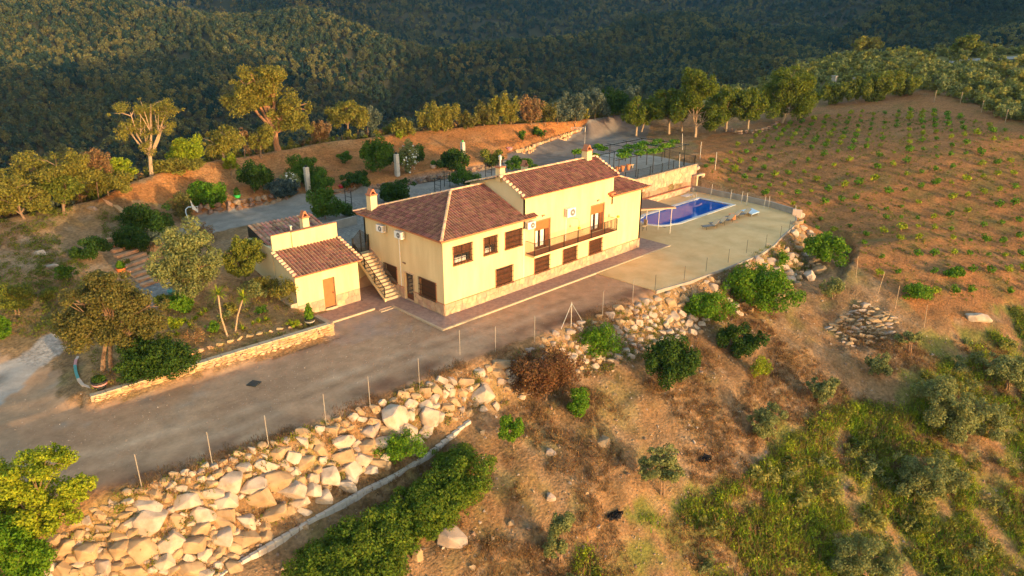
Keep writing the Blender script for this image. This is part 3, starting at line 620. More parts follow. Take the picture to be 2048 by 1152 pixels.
# raking stone dado beside the stairs
reg = [(5.45,.12),(9.7,.12),(9.7,3.6),(5.45,1.0)]
w = MB(); fprism(w, LF, [(5.46,.13),(9.69,.13),(9.69,3.55),(5.46,.98)], .001, .02); w.build('plinth_mortar', M['mortar'], H)
flags(H, LF, 5.46, 9.69, .13, 3.6, .5, 14, w=.025, region=[(5.46,.13),(9.69,.13),(9.69,3.55),(5.46,.98)], skip=[(5.7,7.2,1.08,2.4)])
def window(parent, fr, r, style='shut', mull=True):
    u0, u1, v0, v1 = r
    f = MB(); t = .07
    for a in ((u0,u0+t,v0,v1),(u1-t,u1,v0,v1),(u0+t,u1-t,v0,v0+t),(u0+t,u1-t,v1-t,v1)): fbox(f, fr, *a, -.16, -.09)
    if mull: fbox(f, fr, (u0+u1)/2-.03, (u0+u1)/2+.03, v0+t, v1-t, -.15, -.10)
    wn_ = f.build('window', M['shutter'], parent)
    g = MB(); g.face([fr(u0+t, v0+t, -.13), fr(u1-t, v0+t, -.13), fr(u1-t, v1-t, -.13), fr(u0+t, v1-t, -.13)]); g.build('pane', M['glass'], wn_)
    if style == 'shut':
        s = MB(); k = int((v1-v0-2*t)/.09)
        for i in range(k): z = v0+t+i*.09; s.hexa([fr(u0+t,z,-.118),fr(u1-t,z,-.118),fr(u1-t,z+.075,-.122),fr(u0+t,z+.075,-.122),fr(u0+t,z,-.098),fr(u1-t,z,-.098),fr(u1-t,z+.075,-.112),fr(u0+t,z+.075,-.112)])
        s.build('roller_blind', M['shutter'], wn_)
    elif style == 'half':
        s = MB(); fbox(s, fr, u0+t, u1-t, v0+(v1-v0)*.5, v1-t, -.12, -.10); s.build('roller_blind', M['shutter'], wn_)
        s = MB(); fbox(s, fr, u0+.2, u1-.45, v0+t, v0+(v1-v0)*.34, -.128, -.12); s.build('curtain', M['curtain'], wn_)
    s = MB()
    for a in ((u0-.07,u0,v0-.04,v1+.07),(u1,u1+.07,v0-.04,v1+.07),(u0,u1,v1,v1+.07)): fbox(s, fr, *a, .001, .03)
    s.build('surround', M['terracotta'], wn_); s = MB(); fbox(s, fr, u0-.1, u1+.1, v0-.08, v0-.0, -.1, .1); s.build('sill', M['terracotta'], wn_)
    return wn_
def grille(wn_, fr, r, out=.12):
    u0, u1, v0, v1 = r; g = MB(); n = max(6, round((u1-u0+.1)/.13))
    for i in range(n+1): u = u0-.06+(u1-u0+.12)*i/n; fbox(g, fr, u-.015, u+.015, v0-.12, v1+.12, out-.01, out+.01)
    for v in (v0-.05, v0+(v1-v0)*.33, v0+(v1-v0)*.66, v1+.05): fbox(g, fr, u0-.1, u1+.1, v-.018, v+.018, out-.012, out+.013)
    for u in (u0-.09, u1+.09):
        for v in (v0+.1, v1-.1): fbox(g, fr, u-.012, u+.012, v-.012, v+.012, .001, out)
    g.build('window_grille', M['rail'], wn_)
for k, r in winF.items():
    a = window(H, FR, r, 'half' if k in 'AB' else 'shut'); grille(a, FR, r)
    if k == 'A': a['label'] = 'window with its brown blind half lowered over white curtains'
for k, r in winL.items(): grille(window(H, LF, r), LF, r)
for k, r in doorF.items():
    u0, u1, v0, v1 = r; d = MB()
    for a in ((u0,u0+.08,v0,v1),(u1-.45,u1-.37,v0,v1-.75),(u0+.08,u1-.37,v0,v0+.2),((u0+u1)/2-.22,(u0+u1)/2-.14,v0+.2,v1-.75),(u1-.37,u1,v0,v1-.75)): fbox(d, FR, *a, -.16, -.10)
    dd = d.build('balcony_door', M['shutter'], H)
    d = MB(); fbox(d, FR, u0+.08, u1-.0, v1-.75, v1, -.17, -.08); d.build('roller_blind', M['door'], dd)
    d = MB(); d.face([FR(u0+.08, v0+.2, -.15), FR(u1-.45, v0+.2, -.15), FR(u1-.45, v1-.75, -.15), FR(u0+.08, v1-.75, -.15)]); d.build('pane', M['glass'], dd)
    d = MB(); fbox(d, FR, u0+.14, u0+.42, v0+.22, v1-.76, -.145, -.135); fbox(d, FR, u0+.72, u0+1.1, v0+.22, v1-.76, -.145, -.135); d.build('curtain', M['curtain'], dd)
    d = MB()
    for a in ((u0-.09,u0,v0,v1+.09),(u1,u1+.09,v0,v1+.09),(u0,u1,v1,v1+.09)): fbox(d, FR, *a, .001, .035)
    d.build('surround', M['terracotta'], dd)
u0, u1, v0, v1 = doorL; d = MB(); fbox(d, LF, u0+.0, u1, v0, v1, -.21, -.15); dd = d.build('entrance_door', M['shutter'], H)
d = MB(); fbox(d, LF, u0+.28, u1-.12, v0+.5, v1-.15, -.148, -.143); d.build('pane', M['glass'], dd)
d = MB(); d.box(.05, .2, u0, u1, .12, .16)
for a in ((u0-.09,u0,v0,v1+.09),(u1,u1+.09,v0,v1+.09),(u0,u1,v1,v1+.09)): fbox(d, LF, *a, .001, .05)
d.build('surround', M['flag'], dd)
# balcony
b = MB(); b.box(8.12, 18.36, -1.0, -.005, 2.80, 2.95); bal = b.build('balcony', M['plaster'], H)
b = MB(); nx = 26
for i in range(nx):
    for j in range(3): b.box(8.16+i*.391, 8.16+i*.391+.38, -.97+j*.32, -.97+j*.32+.31, 2.951, 2.962)
b.build('floor_tiles', M['brick'], bal, kind='stuff')
b = MB(); x0, x1, yb = 8.18, 18.3, -.95
for z in (3.02, 3.97): b.box(x0, x1, yb-.015, yb+.015, z, z+.03); b.box(x0-.015, x0+.015, yb+.016, -.01, z, z+.03); b.box(x1-.015, x1+.015, yb+.016, -.01, z, z+.03)
n = 84
for i in range(n+1): x = x0+(x1-x0)*i/n; s = .03 if i % 14 == 0 else .013; b.box(x-s, x+s, yb-s*.9, yb+s*.9, 2.96, 3.96)
for x in (x0, x1):
    for j in range(1, 8): b.box(x-.008, x+.008, yb+j*.12-.008, yb+j*.12+.008, 3.05, 3.97)
b.build('railing', M['rail'], bal)
# wall lamps, cables and pipes
for fr, u, v in ((FR, 10.0, 5.62), (FR, 16.7, 5.65), (LF, 4.55, 3.0)):
    l = MB(); fbox(l, fr, u-.05, u+.05, v-.06, v+.06, .001, .04); l.tube([fr(u, v+.02, .02), fr(u+.1, v+.08, .14)], .014, 5); l.tube([fr(u-.13, v+.08, .12), fr(u+.13, v+.08, .12)], [.04, .05], 6); l.build('wall_lamp', M['rust'], H)
for a_ in ((LF, 5.12, 5.17, .12, 4.95, .001, .04), (FR, 7.93, 7.97, 1.04, 5.0, .001, .03), (FR, 12.75, 12.79, 3.0, 5.1, .001, .03)):
    l = MB(); fbox(l, *a_); l.build('drain_pipe', M['white'], H)
# bent lamp arm fixed to the balcony rail
l = MB(); l.tube([(13.3,-.96,3.97),(13.3,-.96,4.75),(13.15,-.93,4.98),(12.8,-.6,5.05),(12.5,-.08,5.08)], .016, 5); l.build('cable_arm', M['rail'], H)
for x, z in ((13.35, 4.15), (18.4, 4.12)):
    l = MB(); l.lathe((x, -.95, z-.1), [(.03,0),(.13,.05),(.15,.14),(.08,.22),(.0,.24)], 10); tag(l.build('flower_pot', M['l_yellow']), 'small yellow pot hooked on the '+('middle' if x < 15 else 'right end')+' of the balcony railing', 'pot')
def ac_unit(fr, u, v, w_, h_, label, fan_side=.62):
    o = thing('air_conditioner', label, 'air conditioner', fr(u, v-h_/2, .25), 'air conditioners on the house walls')
    a = MB(); fbox(a, fr, u-w_/2, u+w_/2, v-h_/2, v+h_/2, .08, .42); a.build('casing', M['white'], o)
    a = MB(); a.tube([fr(u-w_/2+w_*fan_side, v, .421), fr(u-w_/2+w_*fan_side, v, .435)], h_*.40, 16); fn = a.build('fan_grille', M['fan'], o)
    a = MB(); a.tube([fr(u-w_/2+w_*fan_side, v, .436), fr(u-w_/2+w_*fan_side, v, .445)], h_*.1, 8); a.build('hub', M['white'], fn)
    a = MB()
    for k in range(6): fbox(a, fr, u-w_/2-.006, u-w_/2, v-h_/2+.08+k*h_*.14, v-h_/2+.12+k*h_*.14, .12, .38)
    a.build('side_louvre', M['fan'], o)
    a = MB()
    for s in (-.3, .3): fbox(a, fr, u+s*w_-.02, u+s*w_+.02, v-h_/2-.04, v-h_/2-.001, .001, .40)
    a.build('bracket', M['steel'], o)
ac_unit(FR, 12.98, 5.42, .98, .72, 'large white air conditioner on the wall between the two balcony doors')
ac_unit(FR, 8.4, 5.27, .85, .55, 'small white air conditioner under the eave beside the left balcony door')
ac_unit(LF, 7.08, 5.25, .85, .52, 'white air conditioner high on the shaded side wall, nearer the gate', .4)
ac_unit(LF, 4.72, 5.25, .85, .52, 'white air conditioner high on the shaded side wall above the white pipe', .4)
# ------------------------------------------------------------------ paved apron round the house, with stone kerb
b = MB(); b.prism([(-1.45,-1.55),(25.6,-1.55),(25.6,1.6),(23.0,1.6),(23.0,0),(0,0),(0,9.2),(-2.6,9.2),(-2.6,6.9),(-6.9,6.9),(-6.9,4.9),(-2.75,4.9),(-2.75,4.3),(-1.45,4.3)], -.1, .115); tag(b.build('pavement', M['paving']), kind='structure')
b = MB(); b.box(-1.6, 14.9, -1.7, -1.551, -.05, .125); b.box(14.9, 25.7, -1.7, -1.551, -.05, .122); b.box(-1.6, -1.451, -1.55, 4.3, -.05, .125); b.box(-6.9, -2.76, 4.75, 4.899, -.05, .125); b.box(-2.75, -1.6, 4.0, 4.299, -.05, .06); tag(b.build('kerb', M['kerb']), kind='structure')
# ------------------------------------------------------------------ outside stairs and gate
ST = thing('staircase', 'tiled outdoor staircase climbing the side wall to the iron gate', 'staircase', (-.75, 5.3, .12))
n = 14; y0, y1 = 5.30, 9.05; x0, x1 = -1.42, -.04
for i in range(n):
    s = MB(); ya = y0+(y1-y0)*i/n; z = .12+2.78*(i+1)/n; s.box(x0, x1, ya, ya+.27, z-.2, z); s.build('step', M['kerb'], ST)
s = MB(); s.hexa([(x0-.12,y0-.05,.11),(x0-.001,y0-.05,.11),(x0-.001,y1,2.7),(x0-.12,y1,2.7),(x0-.12,y0-.05,.36),(x0-.001,y0-.05,.36),(x0-.001,y1,2.98),(x0-.12,y1,2.98)]); s.build('stringer', M['plaster'], ST)
s = MB(); s.hexa([(x0,y0+1.6,.95),(x1,y0+1.6,.95),(x1,y1,2.5),(x0,y1,2.5),(x0,y0+1.6,1.05),(x1,y0+1.6,1.05),(x1,y1,2.7),(x0,y1,2.7)]); s.build('soffit', M['plaster_grey'], ST)
s = MB(); xr = x0-.06
def sz(y): return .36+(y-y0)*2.62/3.8
s.tube([(xr,y0,sz(y0)+.85),(xr,y1,sz(y1)+.85)], .03, 6); s.tube([(xr,y0,sz(y0)+.12),(xr,y1,sz(y1)+.12)], .014, 6)
for i in range(31): y = y0+(y1-y0)*i/30; q = .03 if i % 10 == 0 else .014; s.box(xr-q, xr+q, y-q, y+q, sz(y)-.02, sz(y)+.86)
s.build('handrail', M['iron'], ST)
GT = thing('iron_gate', 'black two-leaf iron gate with pointed top at the head of the stairs', 'gate', (-.75, 9.25, 2.9))
for k, sx in enumerate((-1, 1)):
    g = MB(); xa, xb = (-1.42, -.77) if sx < 0 else (-.75, -.10)
    for i in range(8):
        x = xa+(xb-xa)*i/7; hgt = 1.25+.55*(1-abs(x+.76)/.66); q = .03 if i in (0, 7) else .015; g.box(x-q, x+q, 9.25-q, 9.25+q, 2.95, 2.95+hgt)
    lo, hi = 1.25+.55*(1-abs(xa+.76)/.66), 1.25+.55*(1-abs(xb+.76)/.66)
    g.tube([(xa,9.25,2.95+lo),(xb,9.25,2.95+hi)], .016, 5); g.tube([(xa,9.25,3.0),(xb,9.25,3.0)], .016, 5); g.tube([(xa,9.25,3.7),(xb,9.25,3.7)], .012, 5)
    g.build('gate_leaf', M['iron'], GT)
    p = MB(); xp = -1.5 if sx < 0 else -.04; p.box(xp-.03, xp+.03, 9.22, 9.28, 2.9, 4.25); p.build('gate_post', M['iron'], GT)
w = MB(); w.box(-2.55, -1.56, 9.25, 9.4, .1, 3.05); w.box(-1.56, .0, 9.25, 9.4, .1, 2.88); tag(w.build('retaining_wall', M['plaster_grey']), 'plastered wall holding up the yard behind the stairs', 'wall')
# ------------------------------------------------------------------ annexe
A = thing('annexe', 'small cream annexe with a lean-to tile roof and a brown metal door', 'outbuilding', (-5.2, 9.5, .1))
AX0, AX1, AY = -7.75, -2.65, 6.85
w = MB(); af = Frame((0, AY, 0), (1,0,0), (0,-1,0)); dA = (-5.65,-4.68,.3,2.55)
holed(w, af, AX0, AX1, .1, 3.3, [dA], .25); w.build('front_wall', M['plaster'], A)
w = MB(); w.face([(AX1,AY,.1),(AX1,13.6,.1),(AX1,13.6,4.35),(AX1,9.79,4.35),(AX1,AY,3.3)]); w.face([(AX0,9.79,.1),(AX0,AY,.1),(AX0,AY,3.3),(AX0,9.79,4.35)]); w.build('side_wall', M['plaster_grey'], A)
w = MB(); w.box(AX0-.0, -2.55, 9.95, 13.6, .5, 4.62); w.build('rear_block', M['plaster_grey'], A)
w = MB(); w.box(-6.22, -2.5, 9.66, 9.94, 4.2, 5.6); w.box(AX0+.02, -6.22, 9.8, 9.94, 4.2, 5.6); w.build('parapet', M['plaster'], A)
w = MB(); w.box(-6.24, -2.48, 9.64, 9.96, 5.6, 5.64); w.box(AX0, -6.24, 9.78, 9.96, 5.6, 5.64); w.build('parapet_capping', M['terracotta'], A)
w = MB(); w.box(AX0-.1, AX1+.1, 6.55, 6.849, 3.28, 3.40); w.build('eaves_band', M['terracotta'], A)
tiles(A, 'roof_tiles', [(AX0-.15,6.48,3.40),(AX1+.18,6.48,3.40),(AX1+.18,9.66,4.42),(AX0-.15,9.66,4.42)], M['tile'], .27, .42, .1, 6)
verge_tiles(A, (AX0-.1,6.5,3.45), (AX0-.1,9.66,4.47), (-1,0,0)); verge_tiles(A, (AX1+.12,6.5,3.45), (AX1+.12,9.66,4.47), (1,0,0))
tiles(A, 'roof_tiles', [(-7.6,10.9,4.66),(-2.3,10.9,4.66),(-2.3,13.9,5.45),(-7.5,13.9,5.45)], M['tile_old'], .33, .55, .12, 7)
w = MB(); w.box(-7.58, -2.55, 13.75, 13.95, 4.6, 5.4); w.hexa([(-7.6,10.9,4.5),(-7.5,10.9,4.5),(-7.5,13.9,4.5),(-7.6,13.9,4.5),(-7.6,10.9,4.62),(-7.5,10.9,4.62),(-7.5,13.9,5.42),(-7.6,13.9,5.42)]); w.build('fascia', M['iron'], A)
chimney(A, -4.75, 10.35, 4.6, 6.3, .5, 'arch')
c = MB(); c.tube([(-5.95,10.2,5.5),(-5.95,10.2,5.9)], .07, 8); c.tube([(-5.95,10.2,5.85),(-5.95,10.2,5.95)], .12, 8); c.build('vent_pipe', M['steel'], A)
d = MB(); fbox(d, af, dA[0]+.03, dA[1]-.03, dA[2], dA[3]-.03, -.2, -.15); dd = d.build('metal_door', M['door'], A)
d = MB(); d.box(dA[1]-.18, dA[1]-.12, AY+.1, AY+.15, 1.25, 1.4); d.build('handle', M['iron'], dd)
d = MB(); d.box(dA[0], dA[1], AY-.12, AY+.1, .115, .3); d.build('doorstep', M['kerb'], dd)
w = MB(); fbox(w, af, AX0, dA[0]-.03, .1, 1.1, .001, .02); fbox(w, af, dA[1]+.03, AX1, .1, 1.1, .001, .02); w.build('plinth_mortar', M['mortar'], A)
flags(A, af, AX0+.02, dA[0]-.04, .12, 1.1, .46, 21, w=.022); flags(A, af, dA[1]+.04, AX1-.02, .12, 1.1, .46, 22, w=.022)
al = Frame((AX0, 0, 0), (0,1,0), (-1,0,0)); w = MB(); fbox(w, al, 7.75, 8.2, 1.95, 2.5, .001, .03); w.build('window', M['pot_black'], A)
w = MB(); w.box(AX0-.5, AX0-.001, 6.9, 11.5, .6, 1.32); tag(w.build('bench_wall', M['kerb']), 'low rendered ledge along the shaded side of the annexe', 'wall')
# ------------------------------------------------------------------ pool terrace
b = MB(); T0 = TERR
hole = [(30.3,2.2),(43.2,2.2),(43.2,6.3),(30.3,6.3)]
import mathutils
outer = [Vector(p) for p in [(14.92,-1.71),(15.2,-7.45),(19,-8.1),(24,-8.5),(29.4,-8.7),(33,-8.2),(35.7,-7.5),(40.5,-6.5),(43,-5.5),(44.5,-4.6),(45.4,-1.5),(45.7,2),(45.9,9.5),(25.71,9.5),(25.71,-1.71)]]
vv, _, ff, *_r2 = delaunay_2d_cdt(outer+[Vector(p) for p in hole], [], [list(range(len(outer))), [len(outer)+i for i in range(4)]], 0, 1e-6)
tm = MB()
for f in ff:
    c = sum((vv[i] for i in f), Vector((0,0)))/len(f)
    if inpoly(c.x, c.y, [tuple(p) for p in outer]) and not inpoly(c.x, c.y, hole): tm.face([(vv[i].x, vv[i].y, .06) for i in f])
ed = outer[:12]
for a, c in zip(ed[:-1], ed[1:]): tm.face([(a.x,a.y,-.4),(c.x,c.y,-.4),(c.x,c.y,.06),(a.x,a.y,.06)])
tag(tm.build('terrace', M['concrete']), kind='structure')
b = MB(); pe = [tuple(p) for p in outer[1:10]]
for (xa, ya), (xb, yb) in zip(pe[:-1], pe[1:]):
    d = Vector((xb-xa, yb-ya, 0)).normalized(); nn = Vector((d.y, -d.x, 0))*.12
    b.hexa([(xa,ya,-.3),(xa+nn.x,ya+nn.y,-.3),(xb+nn.x,yb+nn.y,-.3),(xb,yb,-.3),(xa,ya,.10),(xa+nn.x,ya+nn.y,.10),(xb+nn.x,yb+nn.y,.075),(xb,yb,.075)])
tag(b.build('terrace_kerb', M['grey_conc']), kind='structure')
PL = thing('swimming_pool', 'blue swimming pool with pale coping and a curved near end', 'swimming pool', (37, 4.2, .06))
def pool_outline(g):
    o = [(43.2-g,2.2+g),(43.2-g,6.3-g)]; 
    o += [(32.6, 6.3-g)]+[(31.9-math.sin(a)*(1.75-g), 4.25+math.cos(a)*(1.75-g)) for a in np.linspace(0.0, math.pi, 12)]+[(32.6, 2.2+g)]
    return o
inn, oo = pool_outline(0), pool_outline(-.38)
b = MB()
for i in range(len(inn)):
    j = (i+1) % len(inn); b.hexa([(*inn[i],.0),(*oo[i],.0),(*oo[j],.0),(*inn[j],.0),(*inn[i],.11),(*oo[i],.11),(*oo[j],.11),(*inn[j],.11)][::1])
b.build('coping', M['coping'], PL)
b = MB(); b.prism(inn, -1.6, -1.55)
for i in range(len(inn)): j = (i+1) % len(inn); b.face([(*inn[i],-1.6),(*inn[j],-1.6),(*inn[j],.02),(*inn[i],.02)])
b.build('basin', M['basin'], PL)
wm = bpy.data.materials.new('pool_water'); wm.use_nodes = True; nt = wm.node_tree; pb = nt.nodes['Principled BSDF']
pb.inputs['Base Color'].default_value = (.0,.085,.40,1); pb.inputs['Roughness'].default_value = .03; pb.inputs['IOR'].default_value = 1.22; pb.inputs['Specular IOR Level'].default_value = .28
nz = nt.nodes.new('ShaderNodeTexNoise'); nz.inputs['Scale'].default_value = 3; bp = nt.nodes.new('ShaderNodeBump'); bp.inputs['Distance'].default_value = .003; nt.links.new(nz.outputs[0], bp.inputs['Height']); nt.links.new(bp.outputs[0], pb.inputs['Normal'])
b = MB(); b.face([(p[0], p[1], -.02) for p in inn]); b.build('water', wm, PL)
w = MB(); w.prism([(29.3,2.9),(30.2,1.75),(31.9,1.75),(31.9,6.8),(30.2,6.8),(29.3,5.6)], .061, .066); w.prism([(43.2,1.6),(43.9,1.6),(43.9,6.9),(43.2,6.9)], .061, .066); 
b = MB()
for dx in (-.25, .25): b.tube([(42.2+dx,6.25,-.3),(42.2+dx,6.3,.7),(42.2+dx,6.6,.85),(42.2+dx,6.9,.7),(42.2+dx,6.9,.06)], .022, 6)
b.build('ladder', M['steel'], PL)
b = MB(); b.box(42.6, 44.2, 7.75, 8.5, .062, .10); tag(b.build('pool_slab', M['coping']), 'pale access slab in the terrace beside the patio wall', 'slab')
# low wall round the right side of the terrace
RW = thing('terrace_wall', 'low grey rendered wall round the far side of the pool terrace', 'wall', (45.8, 3, 0))
wp = [(46.0,8.8),(45.75,5),(45.75,1.6),(45.35,-1.5),(44.4,-4.7)]
w = MB()
for a, c in zip(wp[:-1], wp[1:]):
    d = Vector((c[0]-a[0], c[1]-a[1], 0)).normalized(); q = Vector((-d.y, d.x, 0))*.22
    w.hexa([(*a,-.2),(*c,-.2),(c[0]+q.x,c[1]+q.y,-.2),(a[0]+q.x,a[1]+q.y,-.2),(*a,.68),(*c,.68),(c[0]+q.x,c[1]+q.y,.68),(a[0]+q.x,a[1]+q.y,.68)])
w.build('wall_body', M['grey_conc'], RW)
w = MB(); w.obox((44.3,-5.0,.3), .22, .9, .8, .3); w.build('end_pier', M['cream_paint'], RW)
# ------------------------------------------------------------------ patio wall, ledge and little store
PW = thing('patio_wall', 'tall wall of pale irregular stone holding up the vine patio above the pool', 'retaining wall', (36, 9.6, 0))
pf = Frame((0, 9.5, 0), (1,0,0), (0,-1,0)); w = MB(); w.box(23.0, 47.2, 9.5, 9.9, -.1, 3.05); w.build('wall_body', M['mortar'], PW)
flags(PW, pf, 27.5, 47.15, .65, 3.0, .62, 31, w=.005, th=.06, name='stone')
w = MB(); w.box(26.0, 45.3, 8.95, 9.49, .0, .68); lg = w.build('ledge', M['kerb'], PW); w = MB(); w.box(25.95, 45.35, 8.9, 9.49, .68, .74); w.build('ledge_capping', M['brick'], PW)
flags(PW, Frame((0, 8.95, 0), (1,0,0), (0,-1,0)), 28, 45.25, .07, .66, .6, 32, w=.005, th=.03, name='stone')
w = MB(); w.box(23.0, 47.25, 9.4, 10.0, 3.051, 3.11); w.build('wall_capping', M['mortar'], PW)
BK = thing('pump_house', 'small stone pump box with a dark doorway at the end of the patio wall', 'pump box', (46.9, 9.0, 0))
w = MB(); w.box(46.1, 47.9, 9.0, 9.49, .0, 1.75); w.box(46.15, 46.45, 8.7, 8.999, 0, 1.8); w.box(47.6, 47.9, 8.7, 8.999, 0, 1.8); w.box(46.15, 47.9, 8.7, 8.999, 1.8, 1.95); w.build('masonry', M['flag'], BK)
w = MB(); w.box(46.46, 47.59, 8.9, 8.95, .02, 1.78); w.build('doorway', M['ash'], BK); w = MB(); w.box(45.3, 46.1, 8.6, 9.45, .061, .5); w.build('side_block', M['grey_conc'], BK)
b = MB(); b.prism([(23.0,9.901),(47.2,9.901),(48.3,15),(47.8,21.8),(30,21.8),(23,19)], 2.85, 2.96); tag(b.build('patio', M['grey_conc']), kind='structure')

# ------------------------------------------------------------------ rough stones
def ico(sub=1):
    t = (1+5**.5)/2; v = [(-1,t,0),(1,t,0),(-1,-t,0),(1,-t,0),(0,-1,t),(0,1,t),(0,-1,-t),(0,1,-t),(t,0,-1),(t,0,1),(-t,0,-1),(-t,0,1)]
    f = [(0,11,5),(0,5,1),(0,1,7),(0,7,10),(0,10,11),(1,5,9),(5,11,4),(11,10,2),(10,7,6),(7,1,8),(3,9,4),(3,4,2),(3,2,6),(3,6,8),(3,8,9),(4,9,5),(2,4,11),(6,2,10),(8,6,7),(9,8,1)]
    v = [Vector(p).normalized() for p in v]
    for _ in range(sub):
        c = {}; nf = []
        def mid(a, b):
            k = (min(a,b), max(a,b))
            if k not in c: c[k] = len(v); v.append((v[a]+v[b]).normalized())
            return c[k]
        for a, b, d in f: ab, bd, da = mid(a,b), mid(b,d), mid(d,a); nf += [(a,ab,da),(b,bd,ab),(d,da,bd),(ab,bd,da)]
        f = nf
    return np.array([tuple(p) for p in v]), np.array(f)
def rock_mesh(name, m, seed, npt=17, cuts=0):
    """angular quarried block: hull of random points on a squarish ball"""
    import bmesh
    if npt < 5: npt = 11
    r = np.random.default_rng(seed); d = r.normal(size=(npt, 3)); d /= np.linalg.norm(d, axis=1)[:, None]; e = r.uniform(2.2, 5)
    d = d/(np.abs(d)**e).sum(1)[:, None]**(1/e)*r.uniform(.82, 1, npt)[:, None]
    bm = bmesh.new(); [bm.verts.new(p) for p in d]; res = bmesh.ops.convex_hull(bm, input=bm.verts)
    for v in [v for v in bm.verts if not v.link_faces]: bm.verts.remove(v)
    if npt > 12: bmesh.ops.bevel(bm, geom=bm.edges[:], offset=.05, segments=1, affect='EDGES')
    me = bpy.data.meshes.new(name); co = np.array([v.co for v in bm.verts]); mx = np.abs(co).max(0)
    for v in bm.verts: v.co = Vector([v.co[k]/mx[k]*.5 for k in range(3)])
    bm.to_mesh(me); bm.free(); me.materials.append(m); return me
BM = [rock_mesh('boulder', M[['boulder','boulder','boulder_ochre','boulder_ochre','boulder_grey'][i % 5]], 50+i) for i in range(15)]
PALE = [b for b in BM if b.materials[0] == M['boulder']]; OCH = [b for b in BM if b.materials[0] == M['boulder_ochre']]; GRY = [b for b in BM if b.materials[0] == M['boulder_grey']]
def upv(p): return FPX/float((np.array(p)-CAM)@_f)
def boulder(parent, px, py, w_, h_, me, name='boulder', out=.22):
    p = G(px, py); s = upv(p); sx = w_/s*1.2; sz = h_/s*1.22; q = Vector(p)-Vector(ray(px, py)).normalized()*(out-.3)*sz*.6
    o = place(me, name, None, parent, q, (random.uniform(-.3,.3), random.uniform(-.2,.2), -YAW+random.uniform(-.25,.25)+random.choice((0, math.pi))), (sx, min(sx, sz)*.9, sz)); o.rotation_euler.y += math.radians(-14); return o
W1 = thing('boulder_wall', 'dry wall of big pale boulders below the drive, behind the white block wall', 'boulder wall', tuple(G(430, 1050)))
z1 = [(950,695,160,90),(1000,790,230,150),(1190,665,150,110),(1095,915,180,130),(1350,605,150,70),(1510,540,200,130),(1440,655,180,110),(1630,565,150,120),(1710,430,150,75),(1870,370,100,90),(1855,590,190,110),(1995,500,90,80),(2000,590,100,100),(1910,665,130,90),(1940,715,100,50),(1280,740,170,110),(1570,790,120,100),(1435,890,150,110),(1300,1000,100,80),(1060,1040,120,110),(1750,690,60,40),(1340,505,60,40)]
z1o = [(1785,515,170,140),(1430,740,150,80),(1280,835,150,90),(1640,650,230,120),(1430,800,150,70),(1220,940,180,110),(1570,900,180,110),(1740,740,200,100),(910,960,180,140),(770,970,120,140),(550,980,140,130),(430,950,110,110),(750,880,130,70),(650,810,130,50),(740,1070,110,60),(1220,1080,160,110),(860,1090,150,70),(1350,545,100,60),(1770,340,100,70),(1950,410,130,90),(820,595,60,40),(640,860,100,40),(680,1000,80,100),(270,1060,80,80),(420,1080,120,100),(1130,780,90,80),(1240,610,120,60),(980,600,110,60),(1680,870,120,80),(1500,1080,110,80),(560,1090,110,70),(330,900,110,60),(860,700,90,40),(790,740,110,40),(930,640,120,40)]
z2 = [(720,360,150,130),(815,335,50,65),(890,285,70,45),(900,340,110,110),(970,350,65,55),(990,225,40,50),(1030,225,35,70),(945,255,60,50),(1115,200,40,35),(1180,235,130,95),(915,410,80,65),(835,460,90,60),(800,415,90,80),(455,475,140,60),(365,560,50,45),(215,550,80,70),(575,565,90,70),(515,620,90,80),(315,650,75,60),(405,650,95,90),(325,720,80,70),(610,620,80,50),(470,700,130,60),(380,755,95,70),(250,790,100,70),(275,820,80,40),(1095,255,30,30),(1250,290,40,40)]
z2o = [(600,425,110,70),(360,515,75,70),(475,560,120,90),(280,590,110,70),(640,400,60,60),(1090,160,90,50),(1000,290,70,50),(1265,70,110,60),(130,520,90,60),(200,480,80,40),(830,520,90,40),(690,590,60,40)]
done = []
for (a, b, c, d) in z1: boulder(W1, a/3.2, 800+b/3.2, c/3.2, d/3.2, random.choice(PALE)); done.append((a/3.2, 800+b/3.2, c/3.2))
for (a, b, c, d) in z1o: boulder(W1, a/3.2, 800+b/3.2, c/3.2, d/3.2, random.choice(OCH)); done.append((a/3.2, 800+b/3.2, c/3.2))
for (a, b, c, d) in z2:
    if a/2.548+500 > 640: boulder(W1, 500+a/2.548, 700+b/2.548, c/2.548, d/2.548, random.choice(PALE)); done.append((500+a/2.548, 700+b/2.548, c/2.548))
for (a, b, c, d) in z2o:
    if a/2.548+500 > 640: boulder(W1, 500+a/2.548, 700+b/2.548, c/2.548, d/2.548, random.choice(OCH+GRY)); done.append((500+a/2.548, 700+b/2.548, c/2.548))
def fill(parent, poly, n, smin, smax, mes, mind=.7, name='boulder', tries=30, ar=.72):
    a = np.array(poly); k = 0
    for _ in range(n*tries):
        if k >= n: break
        x, y = random.uniform(a[:,0].min(), a[:,0].max()), random.uniform(a[:,1].min(), a[:,1].max())
        if not inpoly(x, y, poly): continue
        s = random.uniform(smin, smax)*(1.3 if random.random() < .15 else 1)
        if any(math.hypot((x-q[0]), (y-q[1])*1.35) < (s+q[2])*.5*mind for q in done): continue
        done.append((x, y, s)); boulder(parent, x, y, s, s*random.uniform(ar*.8, ar*1.2), random.choice(mes), name); k += 1
fill(W1, [(70,1152),(100,1090),(200,1010),(330,960),(560,880),(700,830),(830,775),(1000,730),(1040,760),(990,810),(900,840),(740,945),(560,1040),(440,1152)], 180, 15, 30, OCH+OCH+OCH+GRY+PALE, .74)
W2 = thing('boulder_wall', 'slope of smaller pale rubble boulders stacked below the pool terrace', 'boulder wall', tuple(G(1300, 660)))
